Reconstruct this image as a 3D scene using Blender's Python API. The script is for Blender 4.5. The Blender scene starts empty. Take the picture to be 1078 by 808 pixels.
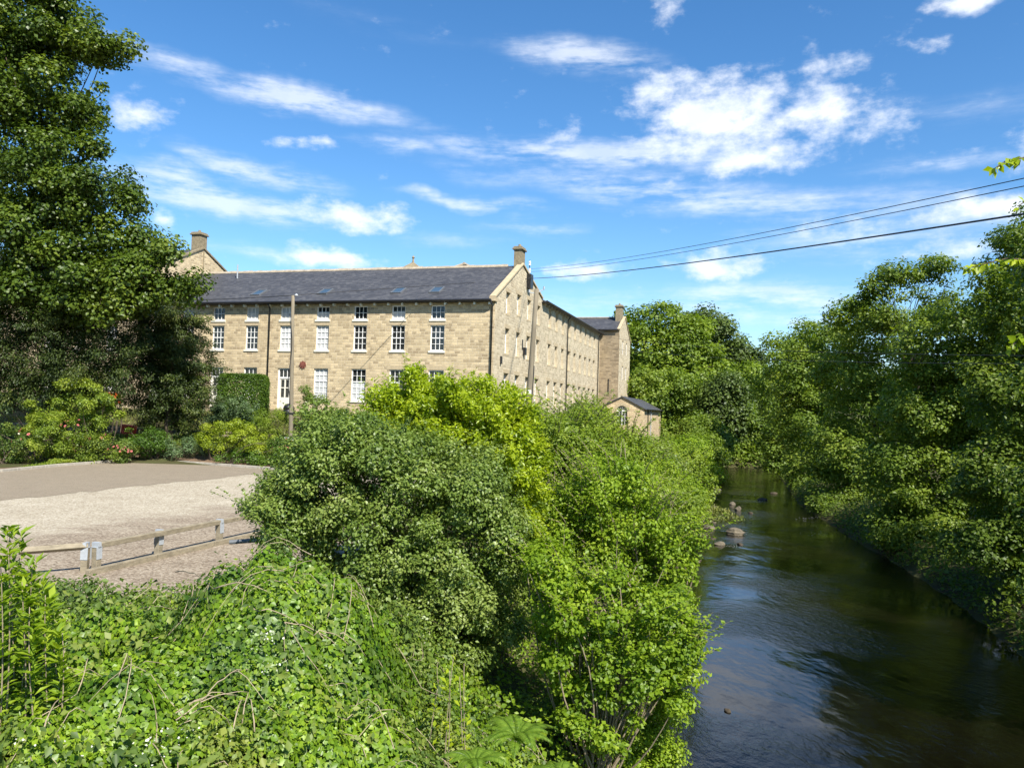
import bpy, math, random
import numpy as np
from mathutils import Vector, Matrix
S = bpy.context.scene
COL = S.collection
rad = math.radians
# ---------------------------------------------------------------- camera
EYE = np.array([0.0, 0.0, 6.0]); FPX = 839.0; PITCH = rad(1.95); ROLL = rad(1.7)
F_ = np.array([0, math.cos(PITCH), math.sin(PITCH)]); U0 = np.array([0, -math.sin(PITCH), math.cos(PITCH)]); R0 = np.array([1., 0, 0])
R_ = math.cos(ROLL)*R0 + math.sin(ROLL)*U0; U_ = -math.sin(ROLL)*R0 + math.cos(ROLL)*U0
cd = bpy.data.cameras.new('camera'); cam = bpy.data.objects.new('camera', cd); COL.objects.link(cam); S.camera = cam
cd.sensor_width = 36; cd.lens = FPX/1078*36; cd.clip_end = 3000; cd.clip_start = .05
cam.matrix_world = Matrix(((R_[0], U_[0], -F_[0], EYE[0]), (R_[1], U_[1], -F_[1], EYE[1]), (R_[2], U_[2], -F_[2], EYE[2]), (0, 0, 0, 1)))
def ray(x, y): return F_ + R_*(x-539)/FPX - U_*(y-404)/FPX
def at(px, py, D):
    "photo position and distance -> point in the place"
    d = ray(px, py); return EYE + d*(D/d[1])
def atz(px, py, z): d = ray(px, py); return EYE + d*(z-EYE[2])/d[2]
# ---------------------------------------------------------------- light
SUN_AZ, SUN_EL = 151, 46
S.view_settings.view_transform = 'Standard'; S.view_settings.look = 'None'; S.view_settings.gamma = 1
S.view_settings.exposure = 0.95
W = bpy.data.worlds.new('World'); S.world = W; W.use_nodes = True
nt = W.node_tree; nt.nodes.clear()
def N(nt, t, **k):
    n = nt.nodes.new(t)
    for a, v in k.items():
        if a == 'inp':
            for i, x in v.items(): n.inputs[i].default_value = x
        else: setattr(n, a, v)
    return n
def Mth(nt, op, a, b=None, c=None, clamp=False):
    n = nt.nodes.new('ShaderNodeMath'); n.operation = op; n.use_clamp = clamp
    for i, v in enumerate((a, b, c)):
        if v is None: continue
        if isinstance(v, (int, float)): n.inputs[i].default_value = v
        else: nt.links.new(v, n.inputs[i])
    return n.outputs[0]
def sky_world():
    L = nt.links.new
    sky = N(nt, 'ShaderNodeTexSky', sky_type='NISHITA', sun_disc=False, sun_elevation=rad(SUN_EL), sun_rotation=rad(SUN_AZ),
            air_density=1.0, dust_density=0.25, ozone_density=3.5, altitude=200)
    tc = N(nt, 'ShaderNodeTexCoord')
    sep = N(nt, 'ShaderNodeSeparateXYZ'); L(tc.outputs['Generated'], sep.inputs[0])
    az = Mth(nt, 'ARCTAN2', sep.outputs[0], sep.outputs[1]); el = Mth(nt, 'ARCSINE', sep.outputs[2])
    cmb = N(nt, 'ShaderNodeCombineXYZ'); L(az, cmb.inputs[0]); L(el, cmb.inputs[1])
    # warp
    def noise(scale, det, rough, stretch=(1, 1, 1), off=(0, 0, 0)):
        mp = N(nt, 'ShaderNodeMapping'); mp.inputs['Scale'].default_value = stretch; mp.inputs['Location'].default_value = off
        mp.inputs['Rotation'].default_value = (0, 0, rad(-6))
        L(cmb.outputs[0], mp.inputs[0])
        n = N(nt, 'ShaderNodeTexNoise', inp={'Scale': scale, 'Detail': det, 'Roughness': rough}); n.noise_dimensions = '2D'
        L(mp.outputs[0], n.inputs['Vector']); return n
    w = noise(9, 4, .55)
    wv = N(nt, 'ShaderNodeVectorMath', operation='SUBTRACT'); L(w.outputs['Color'], wv.inputs[0]); wv.inputs[1].default_value = (.5, .5, .5)
    ws = N(nt, 'ShaderNodeVectorMath', operation='MULTIPLY'); L(wv.outputs[0], ws.inputs[0]); ws.inputs[1].default_value = (.09, .035, 0)
    wa = N(nt, 'ShaderNodeVectorMath', operation='ADD'); L(cmb.outputs[0], wa.inputs[0]); L(ws.outputs[0], wa.inputs[1])
    def blob(px, py, rx, ry, rot, amp):
        d = ray(px, py); d = d/np.linalg.norm(d)
        mp = N(nt, 'ShaderNodeMapping'); mp.vector_type = 'TEXTURE'
        mp.inputs['Location'].default_value = (math.atan2(d[0], d[1]), math.asin(d[2]), 0)
        mp.inputs['Rotation'].default_value = (0, 0, rad(rot)); mp.inputs['Scale'].default_value = (rx/FPX, ry/FPX, 1)
        L(wa.outputs[0], mp.inputs[0])
        g = N(nt, 'ShaderNodeTexGradient', gradient_type='SPHERICAL'); L(mp.outputs[0], g.inputs[0])
        return Mth(nt, 'MULTIPLY', g.outputs[1], amp)
    def total(bl):
        t = None
        for b in bl:
            o = blob(*b); t = o if t is None else Mth(nt, 'MAXIMUM', t, o)
        return t
    puff = total([(755, 125, 130, 62, 0, 1.3), (700, 95, 70, 38, 0, 1.), (860, 120, 110, 40, 0, 1.1), (790, 165, 130, 28, 6, .95), (720, 160, 90, 26, 0, .9), (875, 78, 50, 30, 0, .7), (925, 140, 60, 24, 0, .7), (585, 140, 45, 24, 0, .6),
                  (368, 226, 82, 22, 0, 1.3), (350, 270, 84, 20, 0, 1.3), (140, 118, 40, 34, 0, .75), (188, 232, 24, 20, 0, .8), (612, 285, 70, 20, 0, 1.2), (768, 280, 66, 28, 0, 1.2),
                  (1035, 222, 70, 20, 0, 1.2), (900, 240, 80, 22, 0, .8), (1010, 260, 110, 20, 0, .75), (705, 12, 34, 30, 0, .85), (1008, 2, 50, 18, 0, 1.2), (955, 48, 45, 18, 0, .6), (322, 153, 50, 11, -4, .8),
                  (1180, 150, 120, 60, 0, 1.1), (-120, 160, 120, 50, 0, 1.1)])
    cir = total([(320, 108, 150, 22, -4, 1.3), (190, 72, 150, 20, -8, .8), (265, 180, 110, 20, -8, 1.1), (190, 192, 110, 22, -6, 1.1), (240, 214, 150, 22, -5, 1.2), (490, 211, 110, 11, -4, 1.), (420, 157, 90, 12, 0, .7),
                 (620, 162, 260, 22, -3, 1.1), (720, 205, 330, 26, -6, .95), (610, 60, 130, 24, -6, .95), (850, 215, 240, 26, -4, .8), (560, 238, 90, 14, 0, .6), (470, 252, 100, 14, 0, .5), (800, 320, 190, 30, 3, .95), (850, 335, 90, 14, 0, .8),
                 (1000, 172, 110, 14, -3, .8), (930, 250, 240, 30, 0, .6), (620, 320, 200, 26, 0, .55), (290, 266, 120, 14, 0, .6), (1020, 110, 160, 20, -6, .35), (400, 20, 200, 20, -6, .2)])
    n1 = noise(24, 9, .6, (1, 1.8, 1)); n2 = noise(7, 8, .6, (1, 6.5, 1), (3, 1, 0)); n3 = noise(60, 5, .6, (1, 3, 1))
    pd = Mth(nt, 'ADD', Mth(nt, 'MULTIPLY', puff, .95), Mth(nt, 'MULTIPLY', Mth(nt, 'SUBTRACT', n1.outputs[0], .5), 1.5))
    mr = N(nt, 'ShaderNodeMapRange', interpolation_type='SMOOTHSTEP', inp={1: .20, 2: 1.15, 3: 0, 4: 1}); L(pd, mr.inputs[0])
    cdn = Mth(nt, 'MULTIPLY', cir, Mth(nt, 'MULTIPLY', Mth(nt, 'SUBTRACT', Mth(nt, 'ADD', n2.outputs[0], Mth(nt, 'MULTIPLY', n3.outputs[0], .25)), .36, clamp=True), 2.7))
    cm = N(nt, 'ShaderNodeMapRange', interpolation_type='SMOOTHSTEP', inp={1: .03, 2: 1.0, 3: 0, 4: .62}); L(cdn, cm.inputs[0])
    inv = Mth(nt, 'SUBTRACT', 1, Mth(nt, 'MULTIPLY', Mth(nt, 'SUBTRACT', 1, mr.outputs[0]), Mth(nt, 'SUBTRACT', 1, cm.outputs[0])))
    up = Mth(nt, 'GREATER_THAN', sep.outputs[2], 0.0)
    fac = Mth(nt, 'MULTIPLY', Mth(nt, 'MULTIPLY', inv, up), .93)
    # clouds: lit white, slightly grey in their thick middle
    ccol = N(nt, 'ShaderNodeMix', data_type='RGBA'); ccol.inputs[6].default_value = (6.4, 6.6, 6.9, 1); ccol.inputs[7].default_value = (5.4, 5.8, 6.5, 1)
    sh = N(nt, 'ShaderNodeMapRange', inp={1: .45, 2: .65}); n4 = noise(18, 5, .5, (1, 1.6, 1), (.02, -.03, 0)); L(n4.outputs[0], sh.inputs[0]); L(sh.outputs[0], ccol.inputs[0])
    hs = N(nt, 'ShaderNodeHueSaturation', inp={'Saturation': 1.24, 'Value': 1.0}); L(sky.outputs[0], hs.inputs['Color'])
    mx = N(nt, 'ShaderNodeMix', data_type='RGBA'); L(fac, mx.inputs[0]); L(hs.outputs[0], mx.inputs[6]); L(ccol.outputs[2], mx.inputs[7])
    bg = N(nt, 'ShaderNodeBackground', inp={1: .10}); L(mx.outputs[2], bg.inputs[0])
    out = N(nt, 'ShaderNodeOutputWorld'); L(bg.outputs[0], out.inputs[0])
sky_world()
W.cycles.sampling_method = 'MANUAL'; W.cycles.sample_map_resolution = 512
sd = bpy.data.lights.new('sun', 'SUN'); sd.energy = 5.0; sd.angle = rad(.5); sd.color = (1, .95, .87)
sun = bpy.data.objects.new('sun', sd); COL.objects.link(sun)
sv = Vector((math.sin(rad(SUN_AZ))*math.cos(rad(SUN_EL)), math.cos(rad(SUN_AZ))*math.cos(rad(SUN_EL)), math.sin(rad(SUN_EL))))
sun.rotation_euler = sv.to_track_quat('Z', 'Y').to_euler(); sun.location = (0, 0, 60)
S.cycles.max_bounces = 6; S.cycles.diffuse_bounces = 3; S.cycles.glossy_bounces = 3; S.cycles.transmission_bounces = 4; S.cycles.transparent_max_bounces = 4
S.cycles.use_denoising = True; S.cycles.sample_clamp_indirect = 6

# ---------------------------------------------------------------- materials
MATS = {}
def mat(name):
    m = bpy.data.materials.new(name); m.use_nodes = True; m.node_tree.nodes.clear(); MATS[name] = m
    return m, m.node_tree
def finish(nt, sh, disp=None):
    o = N(nt, 'ShaderNodeOutputMaterial'); nt.links.new(sh, o.inputs[0])
def ramp(nt, fac, stops):
    r = N(nt, 'ShaderNodeValToRGB'); e = r.color_ramp.elements
    while len(e) < len(stops): e.new(.5)
    for i, (p, c) in enumerate(stops): e[i].position = p; e[i].color = (*c, 1)
    nt.links.new(fac, r.inputs[0]); return r.outputs[0]
def nz(nt, vec, scale, det=4, rough=.55, stretch=None):
    n = N(nt, 'ShaderNodeTexNoise', inp={'Scale': scale, 'Detail': det, 'Roughness': rough})
    if stretch:
        mp = N(nt, 'ShaderNodeMapping'); mp.inputs['Scale'].default_value = stretch; nt.links.new(vec, mp.inputs[0]); vec = mp.outputs[0]
    nt.links.new(vec, n.inputs['Vector']); return n.outputs[0]
def mixc(nt, fac, a, b, mode='MIX'):
    m = N(nt, 'ShaderNodeMix', data_type='RGBA', blend_type=mode)
    for i, v in ((0, fac), (6, a), (7, b)):
        if isinstance(v, (int, float)): m.inputs[i].default_value = v
        elif isinstance(v, tuple): m.inputs[i].default_value = (*v, 1)
        else: nt.links.new(v, m.inputs[i])
    return m.outputs[2]
def bump(nt, h, strength, dist=.02):
    b = N(nt, 'ShaderNodeBump', inp={'Strength': strength, 'Distance': dist}); nt.links.new(h, b.inputs['Height']); return b.outputs[0]
def plain(name, c, rough=.6, var=.25, scale=3, spec=.5, metal=0, bmp=.2, c2=None, bscale=None, stretch=None):
    m, t = mat(name); tc = N(t, 'ShaderNodeTexCoord').outputs['Object']
    n = nz(t, tc, scale, 5, .6, stretch)
    c2 = c2 or tuple(x*(1-var) for x in c)
    col = ramp(t, n, [(.3, c2), (.7, c)])
    p = N(t, 'ShaderNodeBsdfPrincipled', inp={'Roughness': rough, 'Specular IOR Level': spec, 'Metallic': metal}); t.links.new(col, p.inputs[0])
    if bmp:
        t.links.new(bump(t, nz(t, tc, bscale or scale*6, 4), bmp), p.inputs['Normal'])
    finish(t, p.outputs[0]); return m
def leafmat(name, dark, mid, light, tl=.35, rough=.42, patch=.25, spec=.35):
    "leaf blade: colour varies from leaf to leaf and sprig to sprig, thin enough to let light through"
    m, t = mat(name)
    a = N(t, 'ShaderNodeAttribute', attribute_name='tone').outputs['Fac']
    tc = N(t, 'ShaderNodeTexCoord').outputs['Object']
    n = nz(t, tc, patch, 3)
    f = Mth(t, 'ADD', Mth(t, 'MULTIPLY', a, .75), Mth(t, 'MULTIPLY', Mth(t, 'SUBTRACT', n, .38), .8))
    col = ramp(t, f, [(.12, dark), (.5, mid), (.92, light)])
    p = N(t, 'ShaderNodeBsdfPrincipled', inp={'Roughness': rough, 'Specular IOR Level': spec}); t.links.new(col, p.inputs[0])
    tr = N(t, 'ShaderNodeBsdfTranslucent'); t.links.new(mixc(t, 1.0, col, (1.5, 1.55, .55), 'MULTIPLY'), tr.inputs[0])
    mx = N(t, 'ShaderNodeMixShader', inp={0: tl}); t.links.new(p.outputs[0], mx.inputs[1]); t.links.new(tr.outputs[0], mx.inputs[2])
    finish(t, mx.outputs[0]); return m
leafmat('sycamore_leaf', (.036, .066, .009), (.078, .125, .013), (.165, .210, .024), .30)
leafmat('yew_leaf', (.022, .040, .008), (.052, .078, .012), (.125, .145, .020), .18, .5)
leafmat('dogwood_leaf', (.075, .125, .018), (.150, .215, .034), (.260, .310, .080), .32, .42, .8, .4)
leafmat('laurel_leaf', (.150, .220, .008), (.270, .350, .012), (.400, .450, .030), .42, .35, .6, .4)
leafmat('alder_leaf', (.090, .160, .010), (.185, .280, .016), (.320, .400, .034), .42, .45, .6, .3)
leafmat('willow_leaf', (.105, .165, .018), (.190, .265, .026), (.300, .360, .045), .42, .45, .5, .3)
leafmat('ivy_leaf', (.040, .095, .008), (.125, .220, .012), (.260, .370, .022), .30, .42, .9, .4)
leafmat('bramble_leaf', (.050, .090, .018), (.115, .175, .028), (.240, .270, .050), .32, .5, .9, .3)
leafmat('fern_leaf', (.090, .170, .014), (.150, .245, .022), (.230, .320, .035), .45)
leafmat('gold_leaf', (.150, .210, .012), (.270, .330, .020), (.400, .430, .045), .35, .45, .9)
leafmat('bed_leaf', (.085, .140, .014), (.175, .240, .022), (.310, .350, .042), .33, .45, .9)
leafmat('blue_leaf', (.050, .090, .036), (.095, .150, .056), (.160, .225, .085), .28, .5)
leafmat('hedge_leaf', (.036, .080, .008), (.075, .140, .012), (.130, .210, .020), .3, .45, .8)
leafmat('far_leaf', (.048, .082, .014), (.095, .145, .022), (.170, .220, .034), .32, .5, .12)
leafmat('bright_far_leaf', (.080, .135, .010), (.155, .225, .016), (.260, .320, .030), .38, .5, .15)
leafmat('dark_far_leaf', (.040, .068, .012), (.075, .115, .018), (.120, .165, .028), .22, .5, .12)
leafmat('river_leaf', (.080, .135, .014), (.155, .225, .024), (.270, .325, .042), .42, .5, .2)
leafmat('beech_leaf', (.060, .105, .012), (.120, .180, .020), (.210, .265, .034), .42, .48, .2)
leafmat('grass_blade', (.080, .105, .018), (.150, .180, .028), (.280, .260, .060), .3, .5, .5)
leafmat('petal_pink', (.55, .18, .16), (.65, .26, .24), (.8, .5, .45), .3)
leafmat('orange_bloom', (.55, .12, .02), (.75, .22, .02), (.85, .35, .05), .3)
leafmat('petal_white', (.7, .66, .55), (.75, .72, .62), (.8, .8, .75), .3)
plain('bark', (.13, .10, .07), .9, .5, 6, .2, bmp=.6)
plain('pale_bark', (.27, .22, .14), .8, .35, 8, .3, bmp=.4)
plain('dead_stem', (.36, .29, .19), .8, .3, 8, .2)
def stone(name, c1, c2, mortar, bw=.56, rh=.235, stain=.35):
    m, t = mat(name); L = t.links.new
    uv = N(t, 'ShaderNodeTexCoord').outputs['UV']; oc = N(t, 'ShaderNodeTexCoord').outputs['Object']
    # irregular courses: wobble the coordinates a little
    w = nz(t, uv, 1.1, 3); wv = N(t, 'ShaderNodeCombineXYZ'); L(Mth(t, 'MULTIPLY', Mth(t, 'SUBTRACT', w, .5), .28), wv.inputs[0]); L(Mth(t, 'MULTIPLY', Mth(t, 'SUBTRACT', w, .5), .05), wv.inputs[1])
    ad = N(t, 'ShaderNodeVectorMath', operation='ADD'); L(uv, ad.inputs[0]); L(wv.outputs[0], ad.inputs[1])
    b = N(t, 'ShaderNodeTexBrick', offset=.47, squash=.72, squash_frequency=3, inp={'Scale': 1, 'Mortar Size': .019, 'Mortar Smooth': .5, 'Bias': 0, 'Brick Width': bw, 'Row Height': rh})
    b.inputs['Color1'].default_value = (0, 0, 0, 1); b.inputs['Color2'].default_value = (1, 1, 1, 1); b.inputs['Mortar'].default_value = (.5, .5, .5, 1)
    L(ad.outputs[0], b.inputs[0])
    g = nz(t, uv, 14, 5, .7)
    f = Mth(t, 'ADD', Mth(t, 'MULTIPLY', b.outputs[0], .6), Mth(t, 'MULTIPLY', g, .5))
    col = ramp(t, f, [(.12, c2), (.34, tuple((x*.55+y*.45) for x, y in zip(c1, c2))), (.62, c1), (.95, tuple(min(1, x*1.28) for x in c1))])
    col = mixc(t, b.outputs['Fac'], col, mortar)
    st = nz(t, oc, .35, 6, .65)
    sr = N(t, 'ShaderNodeMapRange', inp={1: .48, 2: .75, 3: 0, 4: stain}); L(st, sr.inputs[0])
    col = mixc(t, sr.outputs[0], col, tuple(x*.55 for x in c2))
    sk = N(t, 'ShaderNodeMapRange', inp={1: .55, 2: .8, 3: 0, 4: .35}); L(nz(t, uv, 1, 5, .6, (2.2, .16, 1)), sk.inputs[0]); col = mixc(t, sk.outputs[0], col, tuple(x*.7 for x in c2))
    pt = N(t, 'ShaderNodeMapRange', inp={1: .5, 2: .75, 3: 0, 4: .4}); L(nz(t, uv, .6, 3, .5), pt.inputs[0]); col = mixc(t, pt.outputs[0], col, mixc(t, .5, col, (.52, .40, .22)))
    p = N(t, 'ShaderNodeBsdfPrincipled', inp={'Roughness': .92, 'Specular IOR Level': .15}); L(col, p.inputs[0])
    h = Mth(t, 'ADD', Mth(t, 'MULTIPLY', Mth(t, 'SUBTRACT', 1, b.outputs['Fac']), 1.0), Mth(t, 'MULTIPLY', nz(t, uv, 22, 4), .9))
    L(bump(t, h, .8, .035), p.inputs['Normal']); finish(t, p.outputs[0]); return m
stone('gritstone', (.50, .40, .245), (.235, .175, .105), (.62, .52, .36), .46, .2, .25)
stone('river_front_stone', (.50, .425, .29), (.30, .24, .155), (.58, .50, .36), .46, .2, .18)
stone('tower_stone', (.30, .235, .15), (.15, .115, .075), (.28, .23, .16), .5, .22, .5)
stone('outbuilding_stone', (.52, .41, .25), (.38, .28, .165), (.42, .33, .22), .5, .22, .15)
stone('garden_wall_stone', (.30, .24, .17), (.13, .10, .08), (.12, .10, .08), .5, .14, .3)
plain('dressed_stone', (.47, .38, .24), .85, .25, 4, .2, bmp=.25)
plain('weathered_stone', (.30, .25, .16), .9, .5, 5, .15, bmp=.5)
plain('ridge_stone', (.40, .34, .25), .9, .45, 3, .15, bmp=.4)
def slate():
    m, t = mat('slate'); L = t.links.new; uv = N(t, 'ShaderNodeTexCoord').outputs['UV']
    b = N(t, 'ShaderNodeTexBrick', inp={'Scale': 1, 'Mortar Size': .008, 'Mortar Smooth': .3, 'Brick Width': .3, 'Row Height': .24})
    b.inputs['Color1'].default_value = (0, 0, 0, 1); b.inputs['Color2'].default_value = (1, 1, 1, 1); b.inputs['Mortar'].default_value = (.2, .2, .2, 1)
    L(uv, b.inputs[0])
    f = Mth(t, 'ADD', Mth(t, 'MULTIPLY', b.outputs[0], .35), Mth(t, 'MULTIPLY', nz(t, uv, .7, 6, .65, (.5, 1.6, 1)), .65))
    col = ramp(t, f, [(.2, (.036, .036, .038)), (.5, (.056, .056, .059)), (.8, (.098, .096, .095))])
    p = N(t, 'ShaderNodeBsdfPrincipled', inp={'Roughness': .55, 'Specular IOR Level': .4}); L(col, p.inputs[0])
    L(bump(t, Mth(t, 'SUBTRACT', b.outputs[0], b.outputs['Fac']), .5, .02), p.inputs['Normal']); finish(t, p.outputs[0])
slate()
plain('black_iron', (.018, .017, .017), .4, .3, 4)
plain('white_paint', (.80, .79, .74), .4, .06, 3, bmp=.05)
plain('cream_paint', (.74, .70, .58), .45, .08, 3, bmp=.05)
plain('lace_curtain', (.55, .56, .55), .8, .35, 9, stretch=(6, 1, 1))
plain('terracotta', (.22, .07, .045), .7, .3, 10)
plain('pole_wood', (.23, .195, .135), .85, .35, 7, .2, bmp=.4, stretch=(1, 1, .12))
plain('rail_wood', (.30, .255, .175), .85, .45, 5, .2, bmp=.4, stretch=(1, 1, 3))
plain('galvanised', (.40, .43, .45), .5, .25, 12, metal=.1)
plain('weathered_lead', (.13, .14, .15), .5, .2, 8)
plain('cable', (.02, .02, .022), .5, .1)
plain('red_plastic', (.70, .06, .035), .4, .15, 4)
plain('black_plastic', (.016, .016, .018), .45, .3, 4)
plain('concrete', (.42, .38, .31), .9, .35, 4, .2)
plain('soil', (.20, .135, .085), .95, .5, 3, .1, bmp=.6)
plain('rock', (.18, .15, .10), .75, .6, 3, .4, bmp=.8, bscale=9)
plain('wet_rock', (.10, .08, .055), .8, .6, 3, .15, bmp=.8, bscale=9)
def glass(name, c, rough=.06):
    m, t = mat(name); tc = N(t, 'ShaderNodeTexCoord').outputs['Object']
    p = N(t, 'ShaderNodeBsdfPrincipled', inp={'Roughness': rough, 'Specular IOR Level': .6}); p.inputs[0].default_value = (*c, 1)
    t.links.new(bump(t, nz(t, tc, 1.6, 2), .25, .05), p.inputs['Normal']); finish(t, p.outputs[0])
glass('window_glass', (.020, .022, .022)); glass('skylight_glass', (.05, .08, .11), .15)
def ground_mat():
    m, t = mat('ground_earth'); oc = N(t, 'ShaderNodeTexCoord').outputs['Object']
    col = ramp(t, nz(t, oc, .8, 8, .7), [(.3, (.055, .042, .026)), (.5, (.075, .072, .030)), (.7, (.085, .10, .032))])
    p = N(t, 'ShaderNodeBsdfPrincipled', inp={'Roughness': .95, 'Specular IOR Level': .1}); t.links.new(col, p.inputs[0])
    t.links.new(bump(t, nz(t, oc, 7, 6, .7), .9, .12), p.inputs['Normal']); finish(t, p.outputs[0])
ground_mat()
def gravel(name, cs, scale):
    m, t = mat(name); oc = N(t, 'ShaderNodeTexCoord').outputs['Object']; L = t.links.new
    v = N(t, 'ShaderNodeTexVoronoi', inp={'Scale': scale}); L(oc, v.inputs['Vector'])
    sp = N(t, 'ShaderNodeSeparateColor'); L(v.outputs['Color'], sp.inputs[0])
    f = Mth(t, 'ADD', Mth(t, 'MULTIPLY', sp.outputs[0], .55), Mth(t, 'MULTIPLY', nz(t, oc, 1.3, 6, .7), .5))
    col = ramp(t, f, [(.15, cs[0]), (.5, cs[1]), (.9, cs[2])])
    p = N(t, 'ShaderNodeBsdfPrincipled', inp={'Roughness': .95, 'Specular IOR Level': .1}); L(col, p.inputs[0])
    L(bump(t, Mth(t, 'SUBTRACT', 1, v.outputs['Distance']), .8, .03), p.inputs['Normal']); finish(t, p.outputs[0])
gravel('brown_gravel', ((.13, .100, .070), (.245, .195, .140), (.42, .36, .27)), 22)
def car_park_mat():
    m = MATS['brown_gravel']; t = m.node_tree; oc = N(t, 'ShaderNodeTexCoord').outputs['Object']; p = [n for n in t.nodes if n.type == 'BSDF_PRINCIPLED'][0]
    old = p.inputs[0].links[0].from_socket; a, b = atz(60, 560, 2.5), atz(300, 530, 2.5); d = (b-a)[:2]; d /= np.linalg.norm(d); nn = (-d[1], d[0], 0)
    dp = N(t, 'ShaderNodeVectorMath', operation='DOT_PRODUCT'); t.links.new(oc, dp.inputs[0]); dp.inputs[1].default_value = nn
    f = Mth(t, 'ADD', Mth(t, 'SUBTRACT', dp.outputs['Value'], float(a[0]*nn[0]+a[1]*nn[1])), Mth(t, 'MULTIPLY', Mth(t, 'SUBTRACT', nz(t, oc, .45, 7, .68, (1, 2.2, 1)), .5), 9))
    mr = N(t, 'ShaderNodeMapRange', interpolation_type='SMOOTHSTEP', inp={1: -1.4, 2: 1.8}); t.links.new(f, mr.inputs[0])
    v = [n for n in t.nodes if n.type == 'SEPARATE_COLOR'][0]
    g = Mth(t, 'ADD', Mth(t, 'MULTIPLY', v.outputs[1], .55), Mth(t, 'MULTIPLY', nz(t, oc, .9, 7, .72), .5))
    pale = ramp(t, g, [(.15, (.22, .18, .125)), (.5, (.36, .31, .225)), (.9, (.52, .47, .37))])
    t.links.new(mixc(t, mr.outputs[0], old, pale), p.inputs[0])
car_park_mat()
gravel('worn_tarmac', ((.19, .158, .112), (.25, .206, .148), (.31, .26, .19)), 30)
def water_mat():
    m, t = mat('river_water'); oc = N(t, 'ShaderNodeTexCoord').outputs['Object']; L = t.links.new
    mp = N(t, 'ShaderNodeMapping'); mp.inputs['Rotation'].default_value = (0, 0, rad(-16)); L(oc, mp.inputs[0]); v = mp.outputs[0]
    a = nz(t, v, .9, 3, .5, (1, .55, 1)); b = nz(t, v, 5.5, 5, .6, (1.0, .6, 1)); c = nz(t, v, .22, 3, .5)
    rif = N(t, 'ShaderNodeMapRange', inp={1: .42, 2: .62, 3: .12, 4: 1}); L(c, rif.inputs[0])
    h = Mth(t, 'ADD', Mth(t, 'MULTIPLY', a, .55), Mth(t, 'MULTIPLY', Mth(t, 'MULTIPLY', b, rif.outputs[0]), .42))
    p = N(t, 'ShaderNodeBsdfPrincipled', inp={'Roughness': .045, 'IOR': 1.40, 'Specular IOR Level': .5}); p.inputs[0].default_value = (.0035, .003, .0015, 1)
    L(bump(t, h, 1.0, .07), p.inputs['Normal']); finish(t, p.outputs[0])
water_mat()
leafmat('foam', (.6, .6, .6), (.7, .7, .7), (.8, .8, .8), 0)
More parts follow.
